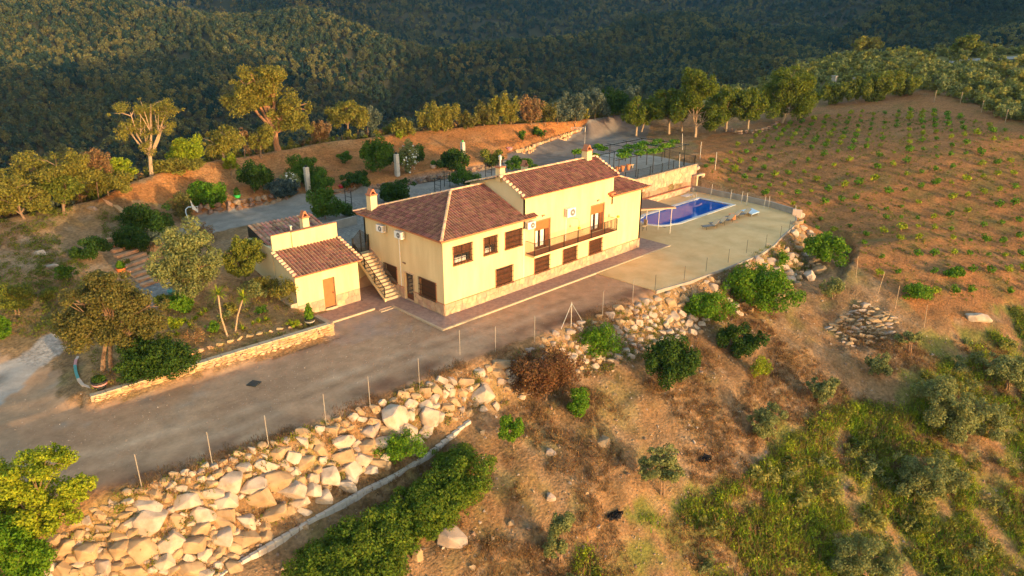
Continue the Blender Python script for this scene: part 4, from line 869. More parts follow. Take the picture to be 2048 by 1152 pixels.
fill(W2, [(1010,770),(1100,700),(1230,645),(1330,620),(1420,640),(1400,665),(1250,720),(1130,750),(1050,800)], 135, 11, 21, PALE+PALE+OCH+GRY, .74)
fill(W2, [(1000,735),(1100,668),(1230,622),(1330,590),(1440,552),(1600,480),(1600,500),(1440,590),(1330,625),(1200,660)], 80, 11, 24, OCH+GRY+GRY, .85)
fill(W2, [(1440,600),(1500,560),(1590,490),(1575,455),(1600,425),(1622,470),(1648,520),(1640,548),(1570,590),(1480,632)], 95, 11, 23, PALE+OCH+OCH, .76)
W3 = thing('stone_heap', 'patch of flat ochre stones laid across the slope below the vineyard corner', 'stone heap', tuple(G(1745, 660)))
fill(W3, [(1650,655),(1700,625),(1720,600),(1800,640),(1770,680),(1700,695)], 75, 10, 22, OCH+GRY, .62, 'stone', ar=.4)
LP = [(1205,885,30,26,'flat pale stone standing on the bare slope left of the olive tree'),(900,1075,58,44,'large split pale rock beside the clipped rosemary hedge'),(835,1115,26,40,'upright pale rock under the large split rock'),(1100,905,22,14,'small pale rock on the slope left of the dark round shrub'),(1100,995,20,16,'small ochre rock in the dry scrub above the lone lower olive'),(1000,750,34,20,'long dark grey rock at the lip of the slope under the fence')]
for a, b, c, d, l in LP: tag(boulder(None, a, b, c, d, random.choice(OCH+GRY), 'rock', .3), l, 'rock')
for a, b, c, d, l in [(183,418,26,10,'grey flat outcrop between the left trees and the slope path'),(80,508,36,12,'long pale outcrop in the bare yard at the left edge'),(100,535,34,10,'low pale outcrop just below the longest one in the left yard'),(1395,337,11,10,'pale rock at the far end of the patio wall, upper one'),(1402,352,12,10,'pale rock at the far end of the patio wall, lower one'),(233,315,2,2,'')]:
    if l: tag(boulder(None, a, b, c, d, random.choice(GRY+PALE), 'rock', .3), l, 'rock')
# white block wall at the foot
WB = thing('block_wall', 'long low wall of whitewashed blocks running down beside the hedge', 'wall', tuple(G(700, 1000)))
line = [(415,1172),(500,1118),(580,1070),(650,1030),(728,985),(790,955),(850,918),(905,873),(940,845)]
wl = [Vector(G(*p)) for p in line]
bd = densify([tuple(p) for p in wl], .42)
for i in range(len(bd)-1):
    a, c = Vector(bd[i]), Vector(bd[i+1]); d = (c-a); L = Vector((d.x, d.y, 0)).length; an = math.atan2(d.y, d.x)
    for r_ in range(2):
        m_ = MB(); z = (a.z+c.z)/2-.15+r_*.21+.05; m_.obox(((a.x+c.x)/2, (a.y+c.y)/2, z), L-.02, .2+random.uniform(-.01,.01), .2, an); 
        m_.build('block', M['block'], WB)
# ------------------------------------------------------------------ planter wall
PWL = thing('planter_wall', 'curving ochre dry-stone wall holding the cactus garden above the drive', 'stone wall', (-15, 3.4, 0))
gw = [Vector(p) for p in [(-22.0,4.0,.60),(-18,3.62,.74),(-14,3.3,.84),(-10,3.0,.9),(-7.6,2.85,.92)]]
w = MB()
for a, c in zip(gw[:-1], gw[1:]):
    d = Vector((c.x-a.x, c.y-a.y, 0)).normalized(); nn = Vector((-d.y, d.x, 0))*.34; o1 = Vector((-d.y, d.x, 0))*.05
    w.hexa([(a.x+o1.x,a.y+o1.y,-.2),(c.x+o1.x,c.y+o1.y,-.2),(c.x+nn.x,c.y+nn.y,-.2),(a.x+nn.x,a.y+nn.y,-.2),(a.x+o1.x,a.y+o1.y,a.z-.02),(c.x+o1.x,c.y+o1.y,c.z-.02),(c.x+nn.x,c.y+nn.y,c.z-.02),(a.x+nn.x,a.y+nn.y,a.z-.02)])
w.build('wall_core', M['mortar'], PWL)
SM = [rock_mesh('stone', M['stone'], 80+i, 1, 6) for i in range(8)]
import itertools
total = 0
for r_ in range(5):
    s_ = random.uniform(0, .2); L = sum((b-a).length for a, b in zip(gw[:-1], gw[1:]))
    while s_ < L and total < 290:
        ln = random.uniform(.28, .62); t = s_+ln/2; k = 0; q = t
        while k < len(gw)-2 and q > (gw[k+1]-gw[k]).length: q -= (gw[k+1]-gw[k]).length; k += 1
        d = (gw[k+1]-gw[k]); p = gw[k]+d*min(q/d.length, 1); hh = p.z/5
        o = place(random.choice(SM), 'stone', None, PWL, (p.x, p.y+.03+random.uniform(-.015,.02), hh*(r_+.5)), (random.uniform(-.1,.1), random.uniform(-.06,.06), math.atan2(d.y, d.x)), (ln*1.08, .26, hh*1.12)); s_ += ln; total += 1
w = MB()
for a, c in zip(densify(gw, .7)[:-1], densify(gw, .7)[1:]):
    a = Vector(a); c = Vector(c); d = Vector((c.x-a.x, c.y-a.y, 0)).normalized(); nn = Vector((-d.y, d.x, 0)); m_ = MB()
    p = (a+c)/2; m_.obox((p.x+nn.x*.16, p.y+nn.y*.16, p.z+.02), (c-a).length-.02, .40, .07, math.atan2(d.y, d.x)); m_.build('capping_stone', M['kerb'], PWL)
w = MB(); w.box(-7.62, -7.3, 2.9, 4.9, -.1, .93); w.build('return_wall', M['mortar'], PWL)
for p in crazy(2.9, 4.88, .0, .92, .28, 5):
    m_ = MB(); fprism(m_, Frame((-7.3,0,0), (0,1,0), (1,0,0)), p, .0, .03); m_.build('stone', M['stone'], PWL)
CW = thing('painted_wall', 'low curved wall painted in teal, pink and cream round the end of the garden', 'wall', (-22.8, 6, 0))
cwp = [Vector(P(184,778,.62)), Vector(P(163,770,.62)), Vector(P(153,757,.6)), Vector(P(148,742,.6)), Vector(P(146,728,.6)), Vector(P(148,716,.6)), Vector(P(156,703,.6)), Vector(P(165,692,.6))]
cols = ['cream_paint','cream_paint','teal','teal','pink','cream_paint','teal']
for i, (a, c) in enumerate(zip(cwp[:-1], cwp[1:])):
    d = Vector((c.x-a.x, c.y-a.y, 0)); nn = Vector((-d.y, d.x, 0)).normalized()*-.16; hh = .62-.03*i; m_ = MB()
    m_.hexa([(a.x,a.y,-.1),(c.x,c.y,-.1),(c.x+nn.x,c.y+nn.y,-.1),(a.x+nn.x,a.y+nn.y,-.1),(a.x,a.y,hh),(c.x,c.y,hh),(c.x+nn.x,c.y+nn.y,hh),(a.x+nn.x,a.y+nn.y,hh)]); m_.build('painted_panel', M[cols[i]], CW)
# ------------------------------------------------------------------ wall beside the upper road
RWL = thing('roadside_wall', 'long rough stone wall between the upper road and the orange earth bank', 'stone wall', (10, 27, 2.9))
rl = densify([tuple(p) for p in roadtop], .62); SG = [rock_mesh('stone', M['stone_grey'], 95+i, 1, 6) for i in range(6)]
cnt = 0
for i, p in enumerate(rl[:-1]):
    c = rl[i+1]; an = math.atan2(c[1]-p[1], c[0]-p[0]); hgt = .95 if (p[0] < 3 or p[0] > 34) else .5
    for r_ in range(2):
        if cnt >= 300: break
        k = hgt/2; place(random.choice(SG if p[0] < 33 else SM), 'stone', None, RWL, (p[0]+random.uniform(-.1,.1), p[1]+.1+r_*.18, p[2]+k*(r_+.5)), (random.uniform(-.2,.2), random.uniform(-.2,.2), an+random.uniform(-.2,.2)), (.75+random.uniform(-.15,.2), .6, k*1.35)); cnt += 1
GE = thing('garden_edging', 'low row of rough stones crossing the dry garden behind the planter wall', 'edging', (-12, 5, .8))
for a, c in zip(*(lambda q: (q[:-1], q[1:]))(densify([tuple(G(*p)) for p in [(372,712),(430,694),(490,676),(550,662),(610,650)]], .5))):
    place(random.choice(SM), 'stone', None, GE, ((a[0]+c[0])/2, (a[1]+c[1])/2, ground((a[0]+c[0])/2, (a[1]+c[1])/2)+.05), (0,0,math.atan2(c[1]-a[1], c[0]-a[0])+random.uniform(-.3,.3)), (.5,.32,.3))
# garden steps
GS = thing('garden_steps', 'wide rough stone steps climbing from the path to the left yard', 'steps', tuple(G(270, 540)))
for i in range(10):
    t = i/9; a = G(238+(262-238)*0+ (300-212)*(1-t)-0+0, 0+560-80*t) if False else G(225+75*(1-t), 482+88*(1-t)); c = G(250+75*(1-t), 474+84*(1-t))
    pa, pc = Vector(G(205+78*(1-t)-0, 486+88*(1-t))), Vector(G(252+86*(1-t), 472+84*(1-t))); mid = (pa+pc)/2
    m_ = MB(); m_.obox((mid.x, mid.y, mid.z+.06), max(1.6, min((pc-pa).length, 3.2)), .42, .26, math.atan2((pc-pa).y, (pc-pa).x)); m_.build('step', M['stone'], GS)
PB = thing('path_edge', 'pale rendered edging wall sloping down beside the garden bushes', 'edging', tuple(G(270, 430)))
for a, c in zip(densify([tuple(G(*p)) for p in [(205,396),(228,412),(252,432),(278,452),(300,468),(330,492)]], .9)[:-1], densify([tuple(G(*p)) for p in [(205,396),(228,412),(252,432),(278,452),(300,468),(330,492)]], .9)[1:]):
    d = Vector(c)-Vector(a); mid = (Vector(a)+Vector(c))/2; place(random.choice(SM), 'stone', None, PB, (mid.x, mid.y, mid.z+.05), (0, -math.atan2(d.z, math.hypot(d.x, d.y)), math.atan2(d.y, d.x)), (d.length*1.15, .55, .4))
w = MB(); a, c = P(632,452,3.6), P(712,432,3.6); d = Vector(c)-Vector(a); m_ = MB(); mid = (Vector(a)+Vector(c))/2; m_.obox((mid.x, mid.y, 3.15), d.length, .2, .95, math.atan2(d.y, d.x)); tag(m_.build('yard_parapet', M['grey_conc']), 'plain grey parapet behind the annexe where the yard meets the upper road', 'wall')

# ------------------------------------------------------------------ foliage
def leaves(centres, radii, n, size, flat=.6, seed=0, elong=1.6, up=.35):
    r = np.random.default_rng(seed); k = len(centres); C_ = np.array(centres, float); Rr = np.array(radii, float)
    wgt = (Rr[:,0]*Rr[:,2]); wgt /= wgt.sum(); ci = r.choice(k, n, p=wgt)
    d = r.normal(size=(n, 3)); d /= np.linalg.norm(d, axis=1)[:, None]; rad = r.random(n)**.35
    p = C_[ci]+d*Rr[ci]*rad[:, None]
    nn = d*.7+r.normal(size=(n, 3))*.55+np.array([0, 0, up]); nn /= np.linalg.norm(nn, axis=1)[:, None]
    a = np.cross(nn, r.normal(size=(n, 3))); a /= np.linalg.norm(a, axis=1)[:, None]+1e-9; b = np.cross(nn, a)
    s = size*r.uniform(.6, 1.3, n)[:, None]; a = a*s*elong/2; b = b*s/2
    V = np.stack([p-a*.9-b*.3, p-b+a*.1, p+a, p+b*.9-a*.1], 1).reshape(-1, 3); return V, np.arange(4*n).reshape(-1, 4)
def clumps(blobs, sub, seed, fr=.38, fill=.55):
    """break each blob (c, r) into leaf clumps near its surface"""
    r = np.random.default_rng(seed); cs = []; rs = []
    for c, rd in blobs:
        c = np.array(c, float); rd = np.array(rd, float)
        for _ in range(sub):
            d = r.normal(size=3); d /= np.linalg.norm(d); d[2] = d[2]*.9+.08; cs.append(c+d*rd*r.uniform(fill*.8, .98)); q = r.uniform(.75, 1.3)*fr*1.1; rs.append(rd*q)
        for _ in range(max(2, sub//3)):
            d = r.normal(size=3); d /= np.linalg.norm(d); d[2] = abs(d[2])*.8; cs.append(c+d*rd*r.uniform(.98, 1.2)); q = r.uniform(.35, .7)*fr; rs.append(rd*q)
    return cs, rs
def to_blobs(bx, by, px_blobs, base, depth=.95, on_ground=False):
    s = upv(base); rt = np.array([_r[0], _r[1], 0]); fw = np.array([math.sin(YAW), math.cos(YAW), 0]); out = []
    for i, (cx, cy, rx, ry) in enumerate(px_blobs):
        if on_ground: g = G(cx, cy+ry*.55); sg = upv(g); out.append((g+np.array((0,0,ry/sg*.55)), (rx/sg, rx/sg*depth, ry/sg*.95))); continue
        # on the vertical plane through the foot
        d = ray(cx, cy); t = ((base-CAM)@fw)/(d@fw); p = CAM+d*t
        rr = rx/s; out.append((p+fw*random.uniform(-.25, .25)*rr*(i > 0), (rr, rr*depth, ry/s*1.02)))
    return out
_cz = CREST+RIDGE
def GC(px, py):
    """foot of a plant; on the crest it stays on the crest, never in the valley"""
    g = G(px, py); z = float(np.interp(px, [c[0] for c in _cz], [c[2] for c in _cz])); q = P(px, py, z-.1)
    dg = np.hypot(*(g-CAM)[:2]); cy = float(np.interp(px, [c[0] for c in _cz], [c[1] for c in _cz])); dc = np.hypot(*(P(px, cy, z)-CAM)[:2])
    if dg > dc+1.5: q = P(px, max(py, cy-4), z); q[2] = ground(q[0], q[1]) if np.hypot(*(q-CAM)[:2]) < dc+3 else z-.5; return q
    return g
NT = 0
def plant(label, cat, species, base_px, px_blobs, leaf='l_oak', bark='bark', lpx=3.6, dens=1., trunk=None, sub=9, limbs=True, group=None, name='tree', base=None, fr=.40, z_in=.0, elong=1.6, trunks=None, crown='crown', on_ground=False):
    global NT; NT += 1
    b = np.array(base if base is not None else GC(*base_px), float); bl = to_blobs(*base_px, px_blobs, b, on_ground=on_ground); s = upv(b)
    o = thing(name, label, cat, tuple(b), group); size = lpx/s
    cs, rs = clumps(bl, sub, NT*7, fr)
    area = sum(r_[0]*r_[2]*math.pi for c, r_ in bl); size *= .8; n = int(area/(size*size*elong*.5)*7.5*dens)
    V_, F_ = leaves(cs, rs, n, size, seed=NT, elong=elong); V_ = V_-b
    me = np_mesh(crown, V_, F_, M[leaf]); c = bpy.data.objects.new(crown, me); COL.objects.link(c); c.parent = o
    if trunk:
        m_ = MB(); r0 = trunk/s
        for ti, t0 in enumerate(trunks or [(0, 0)]):
            f0 = Vector((b[0]+_r[0]*t0[0]/s, b[1]+_r[1]*t0[0]/s, b[2]-.25))
            top = max(bl, key=lambda q: q[0][2]); low = min(bl, key=lambda q: q[0][2]-q[1][2]); ctr = Vector(np.mean([q[0] for q in bl], 0)); zj = max(f0.z+.3, min(q[0][2]-q[1][2]*.6 for q in bl))
            j = Vector((f0.x*.55+ctr.x*.45, f0.y*.55+ctr.y*.45, zj)); mid = (f0+j)/2+Vector((random.uniform(-.6,.6)*r0, random.uniform(-.6,.6)*r0, 0))
            m_.tube([f0, mid, j], [r0*1.15, r0*.9, r0*.75], 7)
            if limbs:
                for q, rr in bl:
                    e = Vector(q); m_.tube([j-Vector((0,0,.1)), (j+e)/2+Vector((random.uniform(-.3,.3), random.uniform(-.3,.3), random.uniform(0,.3)))*rr[0]*.4, e+Vector((0,0,rr[2]*.3))], [r0*.6, r0*.4, r0*.15], 5, False)
                    for _ in range(5):
                        dd = Vector((random.uniform(-1,1), random.uniform(-1,1), random.uniform(-.1,1))).normalized(); t_ = e+Vector((dd.x*rr[0], dd.y*rr[1], dd.z*rr[2]))*.85
                        st_ = (j+e)/2 if random.random() < .5 else e; m_.tube([st_, (st_+t_)/2+Vector((0,0,.12*rr[2])), t_], [r0*.3, r0*.2, r0*.06], 4, False)
        m_.build('trunk', M[bark], o)
    return o
def bush(label, px, py, w_, h_, leaf='l_mid', cat='bush', lpx=3.2, dens=1., group=None, parts=3, elong=1.6, name='bush', sub=8):
    """px, py: middle of the foot; w_, h_ in photo pixels"""
    rn = random.Random(int(px*7+py)); bl = []
    for i in range(parts):
        u = (i+.5)/parts-.5 if parts > 1 else 0
        bl.append((px+u*w_*.62, py-h_*(.48+rn.uniform(-.06, .1)), w_/(parts*.5+1.4)*rn.uniform(.9, 1.12), h_*.5*rn.uniform(.88, 1.1)))
    return plant(label, cat, '', (px, py), bl, leaf, lpx=lpx, dens=dens, sub=sub, group=group, name=name, elong=elong, crown='foliage', trunk=max(1.2, w_*.02), bark='bark', limbs=False)
# --- oaks and trees on the crest
plant('tallest cork oak on the crest, twin crowns on a bare red trunk', 'oak tree', '', (556,297), [(515,165,40,30),(545,150,30,20),(490,205,34,28),(530,195,30,24),(585,225,38,36),(560,240,22,24),(600,250,22,20),(500,180,26,24)], 'l_gold', 'bark_red', 3.4, .8, trunk=6.5, sub=9, fr=.42)
plant('sparse half-bare oak leaning on the crest left of the tallest tree', 'oak tree', '', (302,338), [(262,232,38,24),(300,215,36,20),(335,225,28,20),(280,262,34,22),(325,258,26,16),(300,300,18,18),(255,262,20,20)], 'l_gold', 'bark_pale', 2.6, .30, trunk=4.5, sub=10, fr=.34)
plant('round grey-gold oak on the crest, left of the tallest tree', 'oak tree', '', (445,318), [(430,285,28,26),(462,287,24,26),(445,270,26,18)], 'l_gold', 'bark_pale', 3.4, .9, trunk=2.6)
plant('small oval oak on the crest right beside the tallest trunk', 'oak tree', '', (520,305), [(518,278,20,22),(532,265,16,18),(508,285,12,16)], 'l_gold', 'bark', 3.2, .9, trunk=2.2)
plant('golden oak on the crest above the long green shrub', 'oak tree', '', (697,262), [(675,235,24,22),(712,232,26,24),(695,218,26,16)], 'l_gold', 'bark', 3.4, .85, trunk=2.4)
plant('broad oak with twiggy crown among the trees at the far left', 'oak tree', '', (125,402), [(60,335,44,28),(120,330,46,30),(160,325,24,24),(150,350,40,24),(95,360,40,26)], 'l_gold', 'bark', 3.2, .62, trunk=4, sub=10)
plant('olive-gold oak standing lowest at the left picture edge', 'oak tree', '', (50,438), [(15,395,34,34),(60,400,30,28),(-15,405,34,34),(35,375,30,20)], 'l_gold', 'bark', 3.8, .85, trunk=3)
plant('oak behind the two flat outcrops in the left yard', 'oak tree', '', (128,428), [(110,388,30,26),(145,375,24,24),(120,370,30,20)], 'l_oak', 'bark', 3.4, .85, trunk=3)
bush('loose bush at the crest left of the earth bank', 215, 392, 90, 52, 'l_gold', dens=.7)
bush('yellow-green bush below the sparse half-bare oak', 240, 352, 60, 34, 'l_lime', dens=.8)
bush('bright lime bush between the half-bare oak and the round oak', 372, 330, 64, 50, 'l_lime', dens=.9)
bush('pale shrubs edging the crest above the orange bank', 350, 345, 110, 26, 'l_gold', dens=.7, parts=5)
bush('dull brown shrub on the crest far left of the lime bush', 195, 345, 50, 40, 'l_dry', dens=.5)
bush('thin brown shrub between the round oak and the oval oak', 488, 305, 24, 46, 'l_dry', dens=.5, parts=1)
for px, py, w_, h_, lf, l in [(640,285,40,44,'l_dry','rust-coloured shrub behind the fence post right of the tallest oak'),(735,262,46,44,'l_grey','grey-green shrub behind the golden oak on the crest'),(806,272,50,36,'l_gold','low golden shrub on the crest right of the golden oak'),(798,275,18,18,'l_lime','small lime shrub at the top edge of the orange bank'),(862,262,52,56,'l_gold','tall pale willowy shrub on the crest above the first fence gap'),(895,262,50,52,'l_gold','pale willowy shrub right beside the tallest willowy one'),(935,258,36,34,'l_brown','brownish shrub on the crest between pale ones'),(968,252,38,46,'l_brown','twiggy brown-green shrub left of the pale pair on the crest'),(1000,250,40,54,'l_gold','tall pale shrub on the crest above the white lamp pillar'),(1022,248,36,52,'l_gold','pale shrub leaning right on the crest of the bank'),(1062,244,44,46,'l_dry','dry reddish shrub in front of the grey fence post'),(1090,242,40,38,'l_brown','low dry shrub at the corner of the crest fence')]:
    bush(l, px, py, w_, h_, lf, dens=.6, lpx=2.8, elong=2.4)
for i, (px, py, w_, h_) in enumerate([(1115,240,52,36),(1150,238,56,48),(1190,232,56,46),(1228,228,60,44),(1258,222,44,44)]):
    bush(['smooth dusky shrub just behind the last fence post','tall blue-grey shrub behind the crest fence, shaded','wide blue-grey shrub behind the antenna mast','dark shrub behind the first small pine','dim shrub filling the gap behind the first pine'][i], px, py, w_, h_, ['l_grey','l_grey','l_grey','l_dark','l_grey'][i], dens=.8)
# --- pines
for (bx, by), bl, tr, l in [((1272,272),[(1268,228,24,20),(1285,232,20,20),(1276,212,20,16)],2.2,'small round pine nearest the road, first of the row'),
    ((1282,264),[(1300,215,20,20)],1.6,'slim pine tucked behind the first round one'),
    ((1338,268),[(1325,218,26,24),(1350,222,22,24),(1340,195,26,18)],2.4,'full round pine second in the row'),
    ((1364,262),[(1362,205,26,24)],1.8,'leaning pine between the second and the tallest pine'),
    ((1390,274),[(1385,220,32,34),(1400,180,28,32),(1385,160,22,20),(1415,235,26,24)],3,'tallest pine of the row with a pointed crown'),
    ((1430,262),[(1430,225,26,26)],2,'low pine on the right skirt of the tallest pine'),
    ((1452,264),[(1450,212,28,26),(1462,192,22,18)],2.2,'twin-trunk pine right of the tallest one'),
    ((1496,264),[(1490,215,24,24),(1510,215,20,22),(1500,196,20,16)],2.2,'umbrella pine above the low curved wall'),
    ((1563,246),[(1550,205,32,34),(1590,190,34,36),(1575,160,38,24),(1610,200,24,26)],3.4,'big dark pine at the right end of the row')]:
    plant(l, 'pine tree', '', (bx, by), [(a_, b_+2, c_*1.1, d_*1.12) for a_, b_, c_, d_ in bl], 'l_pine', 'bark_pale', 3.0, 1.3, trunk=tr, sub=16, name='pine_tree', group='row of pines above the vineyard', fr=.36)
for px, py, w_, h_, lf, l in [(1662,208,44,34,'l_oak','rounded bush right of the big dark pine'),(1712,205,50,46,'l_oak','leafy tree behind the first grey pillar at the vineyard top'),(1755,200,60,52,'l_oak','wide leafy tree at the top edge of the vineyard'),(1805,192,56,50,'l_oak','last leafy tree on the vineyard edge before the open scrub')]:
    bush(l, px, py, w_, h_, lf, 'tree', name='tree', dens=.95)
plant('domed oak standing out on the far ridge', 'oak tree', '', (1730,108), [(1715,92,20,14),(1742,92,22,14),(1730,84,20,12)], 'l_gold', 'bark', 3, .9, trunk=2)
plant('darker domed oak on the far ridge near the track', 'oak tree', '', (1935,112), [(1925,92,22,16),(1950,94,18,14),(1938,82,18,12)], 'l_oak', 'bark', 3, .9, trunk=2)
# --- slope behind the house
for a in [('vivid green spreading shrub on the sunlit orange bank', 408,412,84,46,'l_vivid',3.4,1,4),('wide dark shrub mass above the path on the left slope', 292,462,110,54,'l_dark',3.4,.8,4),('small dark round bush below the wide shrub mass', 315,458,30,32,'l_mid',3,1,1),('tall rounded dark bush on the bank above the road wall', 508,386,62,62,'l_dark',3.4,1,2),('thin olive-brown bush beside the vivid green shrub', 360,440,40,60,'l_brown',3,.5,2),
    ('blue-grey bush left of the first brick pillar', 560,400,60,36,'l_blue',3,1,3),('tall thin green bush behind the first brick pillar', 612,365,90,48,'l_mid',3,.7,4),('low green bush at the foot of the first brick pillar', 640,385,52,40,'l_mid',3,.9,2),('small green bush high on the shaded bank', 688,326,26,20,'l_mid',3,1,1),('dark dome bush between the two brick pillars', 709,374,58,32,'l_dark',3,1.1,3),
    ('large feathery green bush left of the second pillar', 760,345,74,60,'l_mid',3,.85,3),('dark oval bush right behind the second pillar', 826,330,36,42,'l_dark',3,1,1),('dark domed bush in front of the lit lamp pillar', 905,345,62,42,'l_dark',3,1,3),('rounded olive-green bush right of the lit lamp pillar', 981,332,40,34,'l_oak',3,1,1),
    ('green bush behind the steel flue pipe', 1045,344,58,28,'l_mid',3,1,3),('small bush on the bank, left of the pair', 1046,282,24,20,'l_mid',3,1,1),('small bush on the bank, right of the pair', 1078,276,24,22,'l_mid',3,1,1),('leafy shrub in the yard between annexe and farmhouse', 650,438,72,52,'l_mid',3.2,1,3),('low leafy bush beside the metal arch behind the farmhouse', 692,432,36,24,'l_dark',3,1,2),
    ('dark green crown rising behind the farmhouse ridge', 790,404,78,40,'l_dark',3.2,1,3),('loose green shrub behind the ridge near the second chimney', 932,372,54,32,'l_mid',2.8,.8,2),('yellow-green shrub at the top of the shaded bank', 462,350,34,36,'l_lime',3,.8,1),
    ('rounded dark bush beside the garden steps', 182,520,74,42,'l_dark',3.2,.9,3),('dark bush above the garden steps', 262,500,74,44,'l_dark',3.2,1,3),('grey-green bush right of the garden steps', 300,500,40,36,'l_grey',3,.8,2),('bright bush at the left picture edge above the concrete ramp', 0,678,40,46,'l_vivid',3.4,1,2),
    ('leafy green shrub under the round olive tree', 360,625,46,40,'l_vivid',3.2,.9,2),('pale bush behind the two spiky yuccas', 505,600,46,40,'l_olive',3,.5,2),('thin reddish bush beside the round olive crown', 410,480,34,34,'l_dry',3,.5,1)]:
    l, px, py, w_, h_, lf, lp, de, pa = a; bush(l, px, py, w_, h_, lf, lpx=lp, dens=de, parts=pa)
for px, py, w_, h_, l in [(582,384,30,40,'white oleander beside the first brick pillar'),(818,345,40,56,'white oleander right of the second brick pillar')]:
    o = bush(l, px, py, w_, h_, 'l_olive', 'oleander', name='oleander', dens=.8, parts=2); b = np.array(o.location); bl = to_blobs(px, py, [(px, py-h_*.5, w_*.5, h_*.55)], b); V_, F_ = leaves([bl[0][0]], [bl[0][1]], 160, .16, seed=px); me = np_mesh('blossom', V_-b, F_, M['l_white']); c = bpy.data.objects.new('blossom', me); COL.objects.link(c); c.parent = o
# --- garden
plant('big brown-green olive spreading over the left end of the garden', 'olive tree', '', (212,742), [(165,610,50,38),(225,585,50,34),(280,620,44,40),(200,655,60,44),(260,665,46,36),(150,650,34,34),(295,650,30,30),(210,560,34,20)], 'l_brown', 'bark', 4.0, 1.15, trunk=5, trunks=[(-8,0),(10,0)], sub=14, fr=.36)
plant('round grey-green olive in front of the upper road', 'olive tree', '', (371,604), [(345,520,44,38),(395,525,42,38),(370,480,44,34),(368,550,50,36)], 'l_olive', 'bark', 3.8, .95, trunk=5, sub=11)
plant('small dark leafy tree between olive and annexe', 'tree', '', (492,572), [(462,510,24,28),(490,490,26,26),(505,520,24,26),(478,535,26,20)], 'l_oak', 'bark', 3.6, 1., trunk=2.2)
plant('small bushy tree by the left picture edge in the dry yard', 'tree', '', (34,628), [(35,590,28,26),(20,600,20,18),(50,600,18,18)], 'l_oak', 'bark', 3.4, .85, trunk=2, trunks=[(-4,0),(3,0)])
bush('dark glossy dome shrub spilling over the stone planter wall', 312, 762, 130, 84, 'l_dark', lpx=3.8, dens=1.25, parts=3, sub=16)
bush('thin bare shrub behind the planter wall', 390, 690, 40, 34, 'l_dry', lpx=3, dens=.25, parts=1)
bush('low pale flowering shrub in the garden left of the agaves', 352, 668, 28, 34, 'l_lime', dens=.8, parts=1)
bush('wispy sapling beside the annexe side wall', 568, 610, 44, 56, 'l_gold', dens=.25, parts=2)
bush('shrub with yellowish leaves behind the wispy sapling', 530, 592, 52, 36, 'l_gold', dens=.45, parts=2)
for a in [('small grey-green cushion plant behind the stone edging', 450,640,26,18,'l_olive'),('low yellow tuft plant in front of the annexe corner', 585,655,24,16,'l_lime'),('small leafy plant under the taller yucca', 425,665,26,20,'l_vivid'),('round low plant between the two yuccas', 462,625,30,22,'l_gold'),('small dark shrub at the foot of the annexe side wall', 520,630,26,18,'l_mid'),('straggly plant at the garden end near the big olive', 330,690,34,24,'l_gold'),('low bush right below the garden steps', 330,615,34,24,'l_oak'),('olive-green bush in the dry yard above the ramp', 95,600,44,26,'l_oak'),('rounded bush in the shade of the left yard', 130,560,40,28,'l_mid')]:
    l, px, py, w_, h_, lf_ = a; bush(l, px, py, w_, h_, lf_, lpx=3, dens=.8, parts=2)
# --- foreground slope
plant('bright lime leafy tree filling the lower left corner', 'tree', '', (60,1120), [(30,960,60,46),(95,930,46,34),(140,985,44,32),(60,1010,60,46),(110,1030,46,36),(10,1030,50,50)], 'l_lime', 'bark', 4.6, .9, trunk=3.5, sub=14, fr=.30)
plant('dense green bush below the lime tree in the corner', 'bush', '', (20,1215), [(0,1080,56,60),(50,1110,50,50),(30,1150,60,40)], 'l_vivid', 'bark', 4.6, 1., trunk=2, name='bush', crown='foliage')
HB = [(930,950,50,48),(890,985,46,42),(850,1010,50,46),(905,920,36,26),(800,1030,52,44),(760,1065,54,48),(720,1080,50,42),(680,1110,50,40),(640,1130,50,36),(770,1110,54,42),(700,1140,60,36),(880,1020,40,34),(825,1045,44,38),(870,985,44,38),(775,1090,46,40),(740,1110,46,40),(660,1130,46,34)]
plant('long dark rosemary hedge along the white block wall', 'hedge', '', (800,1105), [(x, y, r_*1.18, s_*1.12) for x, y, r_, s_ in HB], 'l_rose', 'bark', 4.0, 1.5, trunk=1.5, limbs=False, sub=26, fr=.33, name='hedge', crown='foliage', on_ground=True, elong=2.2)
for a in [('bright round bush on the bare slope, lower of the pair', 1026,897,58,58,'l_vivid',3.8,1.2,1),('bright round bush on the bare slope, upper of the pair', 1154,826,56,52,'l_vivid',3.8,1.1,1),('large dark dome bush below the rubble slope', 1342,782,100,102,'l_dark',4.0,1.25,2),('dark elongated bush right of the large dome bush', 1482,712,76,62,'l_dark',3.6,1,2),
    ('wide bright green shrub sprawling below the pool terrace', 1520,622,132,84,'l_vivid',3.6,.75,4),('leafy green shrub among the boulders left of the widest one', 1415,640,92,54,'l_vivid',3.4,.6,3),('green creeper shrub over the boulders near the braced fence post', 1200,712,84,54,'l_vivid',3.4,.5,3),('dark rust-brown shrub on the boulders in the middle of the slope', 1092,800,130,100,'l_rust',3.4,.65,3),
    ('green leafy sapling on the boulders above the white wall', 800,925,100,60,'l_vivid',3.6,.42,3),('green shrub at the far corner of the terrace', 1648,524,74,56,'l_vivid',3.4,.8,3),('small grey bush on the slope under the terrace corner', 1666,598,44,40,'l_olive',3.2,.6,2),('upright green shrub climbing the boulders under the terrace', 1560,545,34,46,'l_vivid',3.2,.7,1),
    ('grey-green bush below the stone heap', 1757,750,44,42,'l_olive',3.2,.8,2),('ragged grass clump below the elongated dark bush', 1520,760,40,50,'l_lime',3.2,.3,2)]:
    l, px, py, w_, h_, lf, lp, de, pa = a; bush(l, px, py, w_, h_, lf, lpx=lp, dens=de, parts=pa, sub=12 if w_ > 60 else 8)
